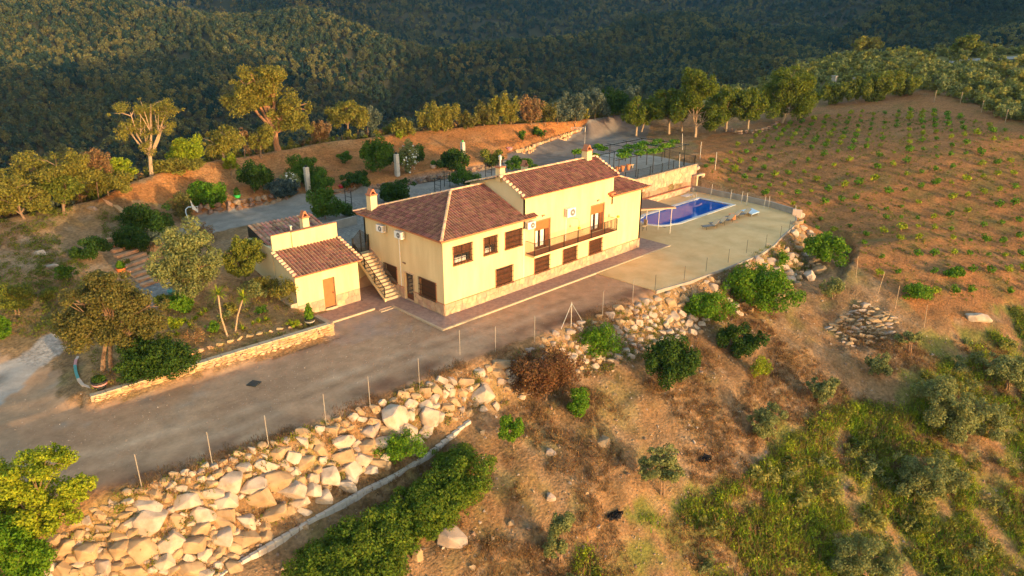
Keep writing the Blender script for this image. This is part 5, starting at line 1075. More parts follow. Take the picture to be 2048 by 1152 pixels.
for (bx, by), bl, l in [((1325,990),[(1300,940,26,22),(1345,940,26,24),(1325,915,30,22)],'little olive with a forked trunk in the middle of the dry slope'),((1122,1125),[(1120,1075,26,36),(1130,1040,20,22),(1110,1100,22,22)],'tall narrow olive at the lower edge of the slope'),((1535,880),[(1520,850,28,26),(1545,835,26,26)],'round grey olive right of the forked one'),((1650,810),[(1640,780,24,24),(1660,775,20,20)],'small grey olive in the upper right of the slope'),
    ((1820,705),[(1812,678,18,14),(1828,676,14,12)],'tiny olive by the vineyard corner'),((1935,870),[(1880,800,48,42),(1930,815,50,44),(1975,845,44,40),(1900,850,40,36)],'largest spreading olive at the right side of the slope'),((1870,1000),[(1850,930,46,36),(1890,960,42,36),(1830,965,34,30)],'wide olive below the largest spreading one'),((2015,780),[(2000,735,36,32),(2035,745,30,32)],'olive at the right picture edge'),((1740,1170),[(1720,1110,50,32),(1770,1125,40,30),(1690,1135,34,28)],'pale olive cut by the bottom edge of the picture')]:
    plant(l, 'olive tree', '', (bx, by), bl, 'l_olive', 'bark', 3.6, 1.0, trunk=1.6, name='olive_tree', sub=12, fr=.34, trunks=[(-3,0),(3,0)])
# --- yuccas and agaves
def blades(o, c, n, L, w_, m, name, lo=.0, droop=.25, seed=1):
    rn = random.Random(seed); mb = MB()
    for i in range(n):
        a = rn.uniform(0, 2*math.pi); e = rn.uniform(lo, 1.35); d = Vector((math.cos(a)*math.cos(e), math.sin(a)*math.cos(e), math.sin(e))); s = d.cross(Vector((0,0,1))).normalized()*w_/2; l = L*rn.uniform(.75, 1.1); c0 = Vector(c)
        p1 = c0+d*l*.5; p2 = c0+d*l-Vector((0,0,droop*l*math.cos(e)))
        mb.face([c0-s*.6, c0+s*.6, p1+s]); mb.face([c0-s*.6, p1+s, p1-s]); mb.face([p1-s, p1+s, p2])
    return mb.build(name, m, o)
for (bx, by), (tx, ty), l in [((455,672),(436,588),'slender yucca with a spiky head on a tall bent trunk'),((470,662),(486,596),'second yucca with a spiky head, nearer the annexe')]:
    b = G(bx, by); o = thing('yucca', l, 'yucca', tuple(b), 'yuccas in the garden'); bl = to_blobs(bx, by, [(tx, ty, 16, 16)], b); t = Vector(bl[0][0])
    m_ = MB(); m_.tube([b-np.array((0,0,.1)), (Vector(b)+t)/2+Vector((-.12,0,-.1)), t], [.07,.05,.055], 6); m_.build('trunk', M['bark_pale'], o); blades(o, t, 60, .72, .07, M['l_lime'], 'leaves', -.5, seed=bx)
for i, (px, py) in enumerate([(518,646),(532,642),(505,650),(486,660),(402,632),(412,625),(372,645),(380,655),(392,640),(356,672)]):
    b = G(px, py); o = blades(None, (b[0], b[1], b[2]+.02), 22, .42, .09, M['l_lime'], 'agave', .25, .05, seed=px); tag(o, 'yellow-green agave rosette growing in the dry garden soil', 'agave', 'agaves in the garden')

# ------------------------------------------------------------------ vineyard
VM = []
for k in range(5):
    V_, F_ = leaves([(0,0,.42),(.12,.05,.5),(-.12,-.06,.3)], [(.34,.34,.30),(.22,.22,.24),(.24,.24,.2)], 80, .17, seed=300+k, elong=1.3); m_ = MB(); m_.tube([(0,0,-.1),(.03,0,.35)], [.05,.04], 5)
    V2 = np.array(m_.v); F2 = m_.f; me = bpy.data.meshes.new('vine'); me.from_pydata([tuple(p) for p in V_]+[tuple(p) for p in V2], [], [tuple(f) for f in F_]+[tuple(i+len(V_) for i in f) for f in F2])
    me.materials.append(M['l_vivid'] if k < 3 else M['l_lime']); me.materials.append(M['bark']); me.polygons.foreach_set('material_index', [0]*len(F_)+[1]*len(F2)); VM.append(me)
vy_poly = [tuple(P(*p)[:2]) for p in [(1400,330,2.6),(1560,250,4.2),(1700,222,6.0),(1850,212,7.0),(1960,240,6.4),(2060,275,5.6),(2150,400,1),(2100,580,-3.6),(1950,600,-4),(1850,620,-4.2),(1700,535,-2.2),(1630,455,-.4),(1560,398,.6)]]
a = np.array(vy_poly); nv = 0; rdir = Vector((.82, -.57)).normalized(); cdir = Vector((rdir.y, -rdir.x)); org = Vector((70, -5))
for i in range(-34, 36):
    for j in range(-26, 27):
        if nv >= 298: break
        q = org+rdir*i*1.95+cdir*j*2.7+Vector((random.uniform(-.15,.15), random.uniform(-.1,.1)))
        if not inpoly(q.x, q.y, vy_poly) or random.random() < .12: continue
        sc = random.choice((.7,.8,.9,1.,1.1,1.25))*random.uniform(.85, 1.15); o = place(VM[nv % 5], 'grapevine', None, None, (q.x, q.y, ground(q.x, q.y)), (0,0,random.uniform(0,6.28)), (sc*1.15, sc*1.15, sc)); nv += 1
        tag(o, 'small green vine growing in the bare tilled soil of the vineyard slope', 'grapevine', 'vines on the vineyard slope')
for px, py, w_, h_, l in [(1832,596,60,26,'low green weeds patch at the lower corner of the vineyard'),(1912,556,40,20,'second green weeds patch right of the lower one'),(1690,492,0,0,'')]:
    if w_: bush(l, px, py, w_, h_, 'l_vivid', 'weeds', name='weed_patch', dens=.7)

# ------------------------------------------------------------------ fences
def post_line(name, label, pts, hgt, rad, m, wires=(.5,.95), group=None, mesh=False, lean=0):
    c = Vector(pts[len(pts)//2]); o = thing(name, label, 'fence', tuple(c), group); tops = []
    for p in pts:
        p = Vector(p); t = p+Vector((random.uniform(-lean,lean), random.uniform(-lean,lean), hgt)); tops.append((p, t)); m_ = MB(); m_.tube([p-Vector((0,0,.2)), t], rad, 6); m_.build('post', M[m], o)
    if mesh:
        m_ = MB()
        for (a, b), (c2, d) in zip(tops[:-1], tops[1:]):
            for wv in wires: m_.tube([a.lerp(b, wv), c2.lerp(d, wv)], .004, 3, False)
        m_.build('wire', M['steel'], o)
    return o
fp = [(283,972),(424,925),(537,890),(652,845),(740,808),(839,770),(920,710),(991,702),(1069,680),(1205,627),(1265,602)]
fo = post_line('wire_fence', 'line of thin steel posts with wires along the outer edge of the drive', [(lambda q: (q[0], q[1], 0))(P(*p)) for p in fp], 1.75, .022, 'grey_conc', (.3,.6,.97))
q = P(1142,650); m_ = MB(); t = Vector((q[0], q[1], 1.75))
for a in ((1122,656),(1165,640)): s_ = P(*a); m_.tube([(s_[0],s_[1],-.1), t-Vector((0,0,.1))], .022, 5)
m_.build('brace', M['steel'], fo); m_ = MB(); m_.tube([(q[0],q[1],-.2), t], .028, 6); m_.build('post', M['steel'], fo)
f = lambda x, y: (x/4.8+1270, y/4.8+360)
post_line('wire_fence', 'slim dark posts with wires round the outer edge of the pool terrace', [(lambda q: (q[0], q[1], .05))(P(*f(*p))) for p in [(190,1060),(470,970),(680,885),(892,800),(1068,705),(1252,652),(1392,565),(1475,510),(1530,450)]], 1.25, .016, 'rail', (.3,.6,.97))
post_line('wire_fence', 'crooked galvanised posts between the terrace wall and the vineyard', [(lambda q: (q[0], q[1], ground(q[0], q[1])))(P(*f(*p), .8)) for p in [(730,100),(920,150),(1025,165),(1078,185),(1240,215),(1288,215),(1545,290)]], 1.5, .026, 'steel', (.5,.97), lean=.12)
post_line('wire_fence', 'tall thin posts with wires along the crest above the earth bank', [tuple(G(*p)) for p in [(617,285),(683,279),(875,257),(932,251),(985,246),(1045,242),(1082,238),(1115,242),(1150,240)]], 2.3, .045, 'steel', (.25,.5,.75,.97))
post_line('wire_fence', 'leaning pale poles at the lower corner of the vineyard', [tuple(G(*p)) for p in [(1712,555),(1755,587),(1790,618),(1848,655)]], 2.1, .03, 'bark_pale', (.4,.8), lean=.3)
post_line('wire_fence', 'short posts along the far upper edge of the vineyard', [tuple(G(*p)) for p in [(1868,205),(1920,208),(1962,226),(2010,245)]], 1.8, .05, 'bark_pale', (.5,.9))
post_line('wire_fence', 'thin white poles between the pine row and the vineyard', [tuple(G(*p)) for p in [(1358,345),(1365,300),(1400,318),(1430,340)]], 2.2, .035, 'steel', (.5,.97), lean=.25)
# patio railing and vine pergola
RL = thing('patio_railing', 'black iron railing along the edge of the raised vine patio', 'railing', (40, 9.7, 3.1))
rp = [(31,9.7),(47.0,9.7),(48.0,14.8)]
for (xa, ya), (xb, yb) in zip(rp[:-1], rp[1:]):
    L = math.hypot(xb-xa, yb-ya); m_ = MB(); n = int(L/.14)
    for i in range(n): t = i/n; x, y = xa+(xb-xa)*t, ya+(yb-ya)*t; m_.box(x-.007, x+.007, y-.007, y+.007, 3.12, 4.05)
    for z in (3.18, 4.05): m_.tube([(xa,ya,z),(xb,yb,z)], .018, 4)
    m_.build('rail_panel', M['iron'], RL)
    k = int(L/2.1)
    for i in range(k+1): t = i/k; p = MB(); x, y = xa+(xb-xa)*t, ya+(yb-ya)*t; p.box(x-.03, x+.03, y-.03, y+.03, 3.0, 4.15); p.build('railing_post', M['iron'], RL)
PG = thing('pergola', 'thin black iron pergola carrying green vines over the raised patio', 'pergola', (40, 14, 2.96))
gx_, gy_ = [33.2, 36.4, 39.6, 42.8, 46.0], [10.6, 13.8, 17.0]
for x in gx_:
    for y in gy_: m_ = MB(); m_.tube([(x,y,2.9),(x,y,5.35)], .05, 6); m_.build('post', M['iron'], PG)
for y in gy_: m_ = MB(); m_.box(32.6, 46.7, y-.04, y+.04, 5.33, 5.41); m_.build('beam', M['iron'], PG)
for x in gx_: m_ = MB(); m_.box(x-.035, x+.035, 10.1, 17.5, 5.42, 5.48); m_.build('beam', M['iron'], PG)
m_ = MB()
for i in range(14): x = 33+i*1.0; m_.tube([(x,10.2,5.5),(x,17.4,5.5)], .008, 3, False)
m_.build('wire', M['steel'], PG)
rn = np.random.default_rng(5)
VC = [(x+rn.uniform(-1,1), y+rn.uniform(-.8,.8), 5.45+rn.uniform(-.1,.25)) for x in np.arange(33, 46.5, 1.5) for y in (10.9, 12.6, 14.4, 16.4) if rn.random() < .72]
V_, F_ = leaves(VC, [(.75,.7,.28)]*len(VC), 3800, .2, seed=8, elong=1.2); me = np_mesh('grapevine', V_-np.array((40,14,5.4)), F_, M['l_vivid']); o = bpy.data.objects.new('climbing_vine', me); COL.objects.link(o); o.location = (40,14,5.4); tag(o, 'bright green climbing vines spread over the iron pergola', 'vine')
BN = thing('pot_shelf', 'low clay-coloured bench carrying the row of terracotta pots on the patio', 'bench', (38, 14, 2.96))
m_ = MB(); m_.box(36.4, 40.3, 13.8, 14.1, 3.32, 3.42); m_.build('shelf_top', M['kerb'], BN)
for x in (36.5, 40.1): m_ = MB(); m_.box(x-.08, x+.08, 13.82, 14.08, 2.96, 3.32); m_.build('leg', M['kerb'], BN)
for i, x in enumerate((36.7, 37.7, 38.8)):
    m_ = MB(); m_.lathe((x, 13.5, 2.96), [(.16,0),(.26,.5),(.30,.62),(.30,.68),(.24,.68),(.2,.5)], 12); tag(m_.build('terracotta_pot', M['pot']), ['left','middle','right'][i]+' one of the three large terracotta pots on the vine patio', 'pot', 'terracotta pots on the patio')
# ------------------------------------------------------------------ canopy, loungers, pool things
CN = thing('canopy', 'flat brown canopy on thin steel posts at the pool side of the farmhouse', 'canopy', (26, 2, .06))
cq = [(23.05,4.2),(29.2,.4),(29.8,4.1),(23.05,6.8)]; m_ = MB(); m_.prism(cq, 2.68, 2.76); m_.build('roof_panel', M['rust'], CN)
m_ = MB(); m_.hexa([(23.05,4.12,2.6),(29.2,.32,2.6),(29.2,.39,2.6),(23.05,4.19,2.6),(23.05,4.12,2.70),(29.2,.32,2.70),(29.2,.39,2.70),(23.05,4.19,2.70)]); m_.build('front_beam', M['kerb'], CN)
for x, y in ((28.95,.65),(26.2,2.4),(29.3,2.3),(29.5,3.9)): m_ = MB(); m_.tube([(x,y,.05),(x,y,2.68)], .035, 8); m_.build('post', M['steel'], CN)
def lounger(loc, rz, label):
    o = thing('sun_lounger', label, 'sun lounger', loc, 'sun loungers beside the pool', rz)
    p = wloc(o)
    def part(name, mb, m): me = mb.mesh(name); return link(me, name, m, o)
    m_ = MB()
    for y in (-.3, .3): m_.tube([(-.95,y,.30),(.35,y,.30),(.95,y,.78)], .02, 5)
    m_.tube([(-.95,-.3,.30),(-.95,.3,.30)], .02, 5); m_.tube([(.95,-.3,.78),(.95,.3,.78)], .02, 5); part('frame', m_, M['iron'])
    m_ = MB(); m_.hexa([(-.93,-.28,.29),(.35,-.28,.29),(.35,.28,.29),(-.93,.28,.29),(-.93,-.28,.32),(.35,-.28,.32),(.35,.28,.32),(-.93,.28,.32)]); part('seat', m_, M['fan'])
    m_ = MB(); m_.hexa([(.36,-.28,.31),(.94,-.28,.77),(.94,.28,.77),(.36,.28,.31),(.34,-.28,.34),(.92,-.28,.80),(.92,.28,.80),(.34,.28,.34)]); part('backrest', m_, M['canvas'])
    for x, y in ((-.75,-.3),(-.75,.3),(.55,-.3),(.55,.3)): m_ = MB(); m_.tube([(x,y,.30 if x < 0 else .45),(x+.05,y,.0)], .018, 5); part('leg', m_, M['iron'])
    return o
LG = []
for x, y, a, l in [(33.4,-1.15,-.35,'sun lounger at the near end of the row'),(34.9,-1.1,-.35,'second sun lounger from the near end of the row'),(36.4,-1.15,-.3,'middle sun lounger just before the pink towel'),(38.2,-.9,-.3,'sun lounger holding the draped pink towel'),(39.7,-1.1,-.35,'sun lounger at the far end, closest to the pale blue mat')]: LG.append(lounger((x, y, .06), a, l))
m_ = MB(); m_.obox((37.75,-1.05,.62), .62, .5, .06, -.3, .2); m_.obox((37.55,-1.35,.40), .5, .05, .5, -.3); tag(m_.build('towel', M['pot']), 'rust-pink towel hung over one sun lounger', 'towel')
m_ = MB(); m_.prism([tuple(P(1481,421,.2)[:2]), tuple(P(1519,427,.2)[:2]), tuple(P(1504,430,.2)[:2]), tuple(P(1481,424,.2)[:2])][::-1], .12, .14); 
q = [P(1481,421,.35), P(1504,417,.35), P(1519,424,.35), P(1504,429,.35)]
tb = thing('low_table', 'low square pale blue table beyond the sun loungers', 'table', tuple(np.mean(q, 0)*[1,1,0]+[0,0,.06]))
m_ = MB(); m_.prism([tuple(p[:2]) for p in q], .33, .39); m_.build('table_top', M['mat_blue'], tb)
for p in q: c = np.mean(q, 0); x, y = p[0]*.85+c[0]*.15, p[1]*.85+c[1]*.15; m_ = MB(); m_.box(x-.03, x+.03, y-.03, y+.03, .06, .33); m_.build('leg', M['steel'], tb)
def chair(loc, rz, label, m, fm, s=1):
    o = thing('chair', label, 'chair', loc, None, rz); o.scale = (s,)*3
    def part(name, mb, mm): return link(mb.mesh(name), name, mm, o)
    m_ = MB(); m_.box(-.24,.24,-.24,.24,.42,.46); part('seat', m_, m); m_ = MB(); m_.box(-.24,.24,.22,.26,.47,.98); part('backrest', m_, m)
    for x in (-.22,.22):
        for y in (-.22,.22): m_ = MB(); m_.tube([(x,y,0),(x,y,.42)], .018, 5); part('leg', m_, fm)
        m_ = MB(); m_.tube([(x,-.22,.42),(x,-.22,.66),(x,.22,.66)], .016, 5); part('armrest', m_, fm)
    return o
chair((28.0,3.2,.06), -1.9, 'beige garden chair under the brown canopy by the pool', M['canvas'], M['iron'], 1.1)
g_ = G(643,384); chair(tuple(g_), -.9, 'white plastic chair with a dark seat beside the first brick pillar', M['white'], M['white'], 1.15)
# ------------------------------------------------------------------ pillars, arches, masts, pots
for (tx, ty, bx, by, l, lamp) in [(611,333,617,384,'white brick pillar nearest the annexe, at the foot of the bank',0),(792,307,795,352,'white brick pillar in the middle of the bank foot',1),(924,283,926,312,'white brick pillar farthest right, its top sunlit',1)]:
    b = G(bx, by); s_ = upv(b); hgt = (by-ty)/s_/math.cos(.22); o = thing('brick_pillar', l, 'pillar', tuple(b), 'white brick pillars on the bank'); n = int(hgt/.2); r_ = .21
    for i in range(n):
        k = r_+random.uniform(-.012,.012); m_ = MB(); m_.box(b[0]-k, b[0]+k, b[1]-k, b[1]+k, b[2]-.1+i*hgt/n, b[2]-.1+(i+1)*hgt/n-.015); m_.build('block_course', M['block'], o)
    m_ = MB(); m_.box(b[0]-.17, b[0]+.17, b[1]-.17, b[1]+.17, b[2]-.1, b[2]+hgt-.12); m_.build('core', M['mortar'], o)
    m_ = MB(); m_.lathe((b[0], b[1], b[2]+hgt-.1), [(.1,0),(.12,.14),(.05,.2)], 8); m_.build('lamp_head', M['iron'] if not lamp else M['green_pl'] if tx > 900 else M['iron'], o)
for i, (x1, y1, x2, y2, ty) in enumerate([(692,412,704,416,378),(870,388,882,392,356),(889,372,900,374,342),(971,352,983,354,328),(1004,340,1016,342,318)]):
    a = P(x1, y1, 2.95); s_ = upv(a); hgt = (y1-ty)/s_; c = P(x2, y2, 2.95); o = thing('metal_arch', ['plant arch just behind the annexe yard','plant arch above the left end of the long ridge','plant arch with a clay lantern near the middle chimney','plant arch left of the steel flue','plant arch partly behind the steel flue'][i], 'garden arch', tuple(a), 'iron plant arches along the upper road')
    for p in (a, c): m_ = MB(); m_.tube([p-np.array((0,0,.1)), p+np.array((0,0,hgt))], .04, 5); m_.build('post', M['iron'], o)
    m_ = MB(); 
    for z in (.35,.62,.9,1.0): m_.tube([a+np.array((0,0,hgt*z)), c+np.array((0,0,hgt*z))], .022, 4)
    m_.build('crossbar', M['iron'], o)
b = P(1169,297,3.0); o = thing('antenna_mast', 'thin antenna mast with a horizontal aerial behind the right chimney', 'antenna', tuple(b)); m_ = MB(); m_.tube([b, b+np.array((0,0,2.9))], .04, 6); m_.build('mast', M['steel'], o)
m_ = MB(); t = b+np.array((0,0,2.6)); rt = np.array([_r[0],_r[1],0])
for dz in (0,.22): m_.tube([t-rt*1.9+np.array((0,0,dz)), t-rt*.1+np.array((0,0,dz))], .03, 4)
for k in (-1.9,-1.0,-.2): m_.tube([t+rt*k, t+rt*k+np.array((0,0,.22))], .03, 4)
m_.build('aerial', M['steel'], o)
b = G(379,446); o = thing('bent_pole', 'bent pale blue pole with a torn white net at the roadside', 'pole', tuple(b)); s_ = upv(b); m_ = MB(); rt = Vector((_r[0],_r[1],0)); bb = Vector(b)
m_.tube([bb, bb+rt*(-4/s_)+Vector((0,0,22/s_)), bb+rt*(-3/s_)+Vector((0,0,28/s_)), bb+rt*(3/s_)+Vector((0,0,33/s_)), bb+rt*(9/s_)+Vector((0,0,33/s_))], .05, 6); m_.build('pole', M['mat_blue'], o)
m_ = MB(); k = bb+rt*(9/s_)+Vector((0,0,47/s_)); m_.face([k, k+rt*(3/s_)-Vector((0,0,8/s_)), k+rt*(13/s_)-Vector((0,0,22/s_)), k+rt*(10/s_)-Vector((0,0,24/s_))]); m_.face([k, k+rt*(10/s_)-Vector((0,0,24/s_)), k+rt*(1/s_)-Vector((0,0,18/s_))]); m_.tube([k+rt*(2/s_)-Vector((0,0,14/s_)), k+rt*(13/s_)-Vector((0,0,13/s_)), k+rt*(11/s_)-Vector((0,0,25/s_))], .03, 4); m_.build('net', M['curtain'], o)
def pot(px, py, rpx, hpx, m, label, band=None, plant_=None, ph=0):
    b = np.array(G(px, py)); s_ = upv(b); r_, h_ = rpx/s_, hpx/s_; o = thing('plant_pot', label, 'plant pot', tuple(b)); m_ = MB(); m_.lathe(tuple(b), [(r_*.7,-.02),(r_,h_*.8),(r_*1.08,h_*.85),(r_*1.08,h_),(r_*.9,h_),(r_*.85,h_*.85)], 14); m_.build('pot_body', M[m], o)
    if band: m_ = MB(); m_.lathe(tuple(b), [(r_*.86,h_*.45),(r_*.98,h_*.5),(r_*1.02,h_*.66),(r_*.95,h_*.68)], 14); m_.build('painted_band', M[band], o)
    if plant_:
        cs = [(b[0], b[1], b[2]+h_+ph/s_*t) for t in (.15,.4,.65,.88)]; rr = [(r_*1.0*k,)*2+(ph/s_*.2,) for k in (.9,1.0,.8,.45)]; V_, F_ = leaves(cs, rr, 700, .09, seed=px); me = np_mesh('foliage', V_-b, F_, M[plant_]); c = bpy.data.objects.new('foliage', me); COL.objects.link(c); c.parent = o
pot(620,648,10,12,'pot_black','dark pot with pale rims holding a conical clipped bush on the wall end','block','l_vivid',32)
pot(201,775,14,16,'pot_black','dark half-barrel pot with a pink band beside the curved wall','pink','l_dark',10)
pot(243,544,9,9,'pot_orange','orange clay pot with a small plant beside the garden steps',None,'l_vivid',14)
pot(475,395,7,6,'green_pl','bright green bowl with a seedling on the bank foot',None,'l_mid',14)
pot(683,375,6,5,'red_pl','small red pot on the bank foot between the brick pillars',None,None)
pot(867,336,6,7,'cream_paint','pair-like pale pot with a small plant left of the lit pillar',None,'l_mid',8)
pot(1019,300,6,5,'pink','pink pot above the lit road wall',None,None)
pot(388,583,6,12,'cream_paint','pale jar under the round olive tree',None,None)
pot(344,588,8,8,'teal','teal tub under the round olive tree',None,None)
b = G(508,768); m_ = MB(); m_.obox((b[0], b[1], .035), .62, .62, .05, .5); tag(m_.build('drain_cover', M['pot_black']), 'square black drain cover lying in the middle of the drive', 'drain cover')
for px, py, l in [(1405,915,'black scorched ash patch under the right grey olive'),(1223,1028,'black scorched ash patch below the forked olive')]:
    b = G(px, py); s_ = upv(b); cs = [tuple(b+np.array((random.uniform(-.35,.35), random.uniform(-.35,.35), .03))) for _ in range(14)]; mb = MB()
    for c in cs: mb.obox(c, random.uniform(.1,.35), random.uniform(.05,.15), .08, random.uniform(0,3))
    V_, F_ = leaves(cs, [(.3,.3,.06)]*len(cs), 400, .12, seed=px); me = np_mesh('ash_heap', V_-b, F_, M['ash']); o = bpy.data.objects.new('ash_heap', me); COL.objects.link(o); o.location = b; tag(o, l, 'ash heap')
for k, (px, py, w_, h_) in enumerate([(1665,172,9,26),(1708,172,9,22)]):
    b = G(px, py+8); s_ = upv(b); m_ = MB(); m_.box(b[0]-.35, b[0]+.35, b[1]-.35, b[1]+.35, b[2]-.2, b[2]+h_/s_); m_.box(b[0]-.45, b[0]+.45, b[1]-.45, b[1]+.45, b[2]+h_/s_+.001, b[2]+h_/s_+.15); m_.build if 0 else None; tag(m_.build('gate_pillar', M['grey_conc']), ['left','right'][k]+' one of the two grey gate pillars at the top of the vineyard', 'pillar')
PT = thing('stone_platform', 'curved low stone wall holding a pale platform under the pines', 'stone wall', tuple(G(1500,262)))
cl = densify([tuple(G(*p)) for p in [(1450,262),(1480,268),(1515,266),(1545,258),(1556,246)]], .9)
for a in cl:
    for r_ in range(2): place(random.choice(SG), 'stone', None, PT, (a[0], a[1], a[2]+.1+r_*.3), (0,0,random.uniform(-.6,.2)), (.95,.5,.34))
b = G(1958,640); 
for k in range(3): pass
tag(boulder(None, 1956, 638, 44, 20, random.choice(PALE), 'rubble_pile', .1), 'pale heap of rubble at the lower right corner of the vineyard', 'rubble')

# ------------------------------------------------------------------ ground cover that nobody could count
def scatter(name, xy, scale, protos, seed=0, tilt=.0):
    xy = np.array(xy); z = gv(xy[:,0], xy[:,1]); me = bpy.data.meshes.new(name); n = len(xy); me.vertices.add(n); me.vertices.foreach_set('co', np.column_stack([xy, z]).astype(np.float32).ravel())
    at = me.attributes.new('scl', 'FLOAT', 'POINT'); at.data.foreach_set('value', np.array(scale, np.float32)); me.update(); o = bpy.data.objects.new(name, me); COL.objects.link(o); o['kind'] = 'stuff'
    pc = bpy.data.collections.new(name+'_kinds')
    for p in protos: pc.objects.link(p)
    ng = bpy.data.node_groups.new(name, 'GeometryNodeTree'); ng.interface.new_socket('Geometry', in_out='INPUT', socket_type='NodeSocketGeometry'); ng.interface.new_socket('Geometry', in_out='OUTPUT', socket_type='NodeSocketGeometry')
    N = ng.nodes; gi = N.new('NodeGroupInput'); go_ = N.new('NodeGroupOutput'); ip = N.new('GeometryNodeInstanceOnPoints'); ci = N.new('GeometryNodeCollectionInfo'); ci.inputs['Collection'].default_value = pc; ci.inputs['Separate Children'].default_value = True; ci.inputs['Reset Children'].default_value = True
    ip.inputs['Pick Instance'].default_value = True; rv = N.new('FunctionNodeRandomValue'); rv.data_type = 'FLOAT_VECTOR'; rv.inputs[0].default_value = (-tilt,-tilt,0); rv.inputs[1].default_value = (tilt,tilt,6.283); rv.inputs['Seed'].default_value = seed
    na = N.new('GeometryNodeInputNamedAttribute'); na.data_type = 'FLOAT'; na.inputs['Name'].default_value = 'scl'
    ri = N.new('FunctionNodeRandomValue'); ri.data_type = 'INT'; ri.inputs[4].default_value = 0; ri.inputs[5].default_value = 1000; ri.inputs['Seed'].default_value = seed+1
    L = ng.links; L.new(gi.outputs[0], ip.inputs['Points']); L.new(ci.outputs[0], ip.inputs['Instance']); L.new(rv.outputs[0], ip.inputs['Rotation']); L.new(na.outputs[0], ip.inputs['Scale']); L.new(ri.outputs[2], ip.inputs['Instance Index']); L.new(ip.outputs[0], go_.inputs[0])
    md = o.modifiers.new('scatter', 'NODES'); md.node_group = ng; return o
def proto(name, V_, F_, m): me = np_mesh(name, V_, F_, m); return bpy.data.objects.new(name, me)
def tuft(seed, n, L, w_, m, spread=.25, lean=.5):
    r = np.random.default_rng(seed); V_ = []; F_ = []
    for i in range(n):
        a = r.uniform(0, 6.28); b0 = np.array([r.normal()*spread*.4, r.normal()*spread*.4, -.03]); d = np.array([math.cos(a)*r.uniform(0,lean), math.sin(a)*r.uniform(0,lean), 1.]); d /= np.linalg.norm(d); s = np.array([-math.sin(a), math.cos(a), 0])*w_/2; l = L*r.uniform(.5,1.1); k = len(V_); V_ += [b0-s, b0+s, b0+d*l]; F_.append((k,k+1,k+2))
    return proto('tuft', np.array(V_), np.array(F_), m)
def lowbush(seed, m, n=70, s=.09, R_=.3): V_, F_ = leaves([(0,0,.12),(.15,.1,.2),(-.15,0,.1)], [(R_,R_,.2)]*3, n, s, seed=seed, elong=2.2); return proto('weed', V_, F_, m)
def rand_in(poly, n, seed, cond=None):
    r = np.random.default_rng(seed); a = np.array(poly); x = r.uniform(a[:,0].min(), a[:,0].max(), n*3); y = r.uniform(a[:,1].min(), a[:,1].max(), n*3); m = inpoly(x, y, poly)
    if cond is not None: m &= cond(x, y)
    return np.column_stack([x[m], y[m]])[:n]
slope = [(-24,-6.5),(-12,-8.5),(2,-9.3),(14,-10),(30,-11),(35,-14),(36,-24),(46,-30),(40,-42),(0,-36),(-14,-30),(-26,-24)]
xy = rand_in(slope, 15000, 1, lambda x, y: fbm(x, y, 4, 15, 4) > .04); r = np.random.default_rng(2)
scatter('dry_grass', xy, r.uniform(.5, 1.5, len(xy)), [tuft(i, 26, .26, .022, M['l_dry'], .3, .9) for i in range(3)]+[tuft(9, 26, .25, .03, M['l_rust'], .35, 1.2), tuft(10, 26, .22, .03, M['l_rust'], .35, 1.2), lowbush(21, M['l_dry'], 40, .05, .2)])
xy = rand_in(gz, 16000, 3, lambda x, y: (fbm(x, y, 1.6, 71, 3)+fbm(x, y, 6, 61, 4)*.9 > .02))
scatter('green_undergrowth', xy, r.uniform(.6, 1.9, len(xy)), [lowbush(1, M['l_oak'], 60, .06, .22), lowbush(2, M['l_lime'], 70, .05, .24), lowbush(4, M['l_gold'], 60, .05, .22), tuft(3, 40, .4, .03, M['l_vivid'], .5, .8), tuft(4, 40, .35, .03, M['l_dry'], .5, .9), tuft(5, 40, .4, .03, M['l_lime'], .5, .9)])
rk = [bpy.data.objects.new('pebble', rock_mesh('pebble', M[['stone_grey','boulder_ochre','boulder_grey'][i % 3]], 120+i, 1, 6)) for i in range(5)]
xy = rand_in(slope, 9000, 5); sc = r.lognormal(-2.6, .55, len(xy)); scatter('loose_stones', xy, sc, rk, 4, .6)
allv = vy_poly; xy = rand_in(allv, 4500, 7); scatter('vineyard_weeds', xy, r.uniform(.25, .7, len(xy)), [lowbush(11, M['l_oak'], 26, .10), tuft(12, 14, .3, .03, M['l_dry'], .5, 1)])
lp_ = GP([(-100,650),(-100,470),(200,400),(330,500),(200,560),(120,680)]); xy = rand_in(lp_, 1300, 9, lambda x, y: fbm(x, y, 3, 8, 3) > 0); scatter('yard_grass', xy, r.uniform(.4, 1.2, len(xy)), [tuft(13, 20, .2, .03, M['l_dry'], .5, 1), lowbush(14, M['l_oak'], 30, .08)])
bkp = [tuple(p[:2]) for p in roadtop]+[tuple(c[:2]) for c in crest[4:19][::-1]]; xy = rand_in(bkp, 1500, 10); scatter('bank_grass', xy, r.uniform(.3, 1.0, len(xy)), [tuft(15, 20, .22, .03, M['l_dry'], .5, 1), tuft(16, 16, .22, .03, M['l_gold'], .5, 1)])
gp = [(-21.5,4.6),(-8,3.6),(-7.8,12),(-14,14),(-20,12)]; xy = rand_in(gp, 900, 12); scatter('garden_weeds', xy, r.uniform(.3, 1.0, len(xy)), [tuft(17, 18, .2, .03, M['l_dry'], .4, 1), lowbush(18, M['l_gold'], 24, .07)])
ep = [(x, y+.9) for x, y in EDGE if -25 < x < 15]+[(x, y-.6) for x, y in EDGE if -25 < x < 15][::-1]; xy = rand_in(ep, 1600, 13, lambda x, y: fbm(x, y, 2, 5, 3) > -.1); scatter('edge_weeds', xy, r.uniform(.4, 1.1, len(xy)), [tuft(19, 22, .22, .03, M['l_rust'], .5, 1), tuft(20, 20, .2, .03, M['l_dry'], .5, 1)])
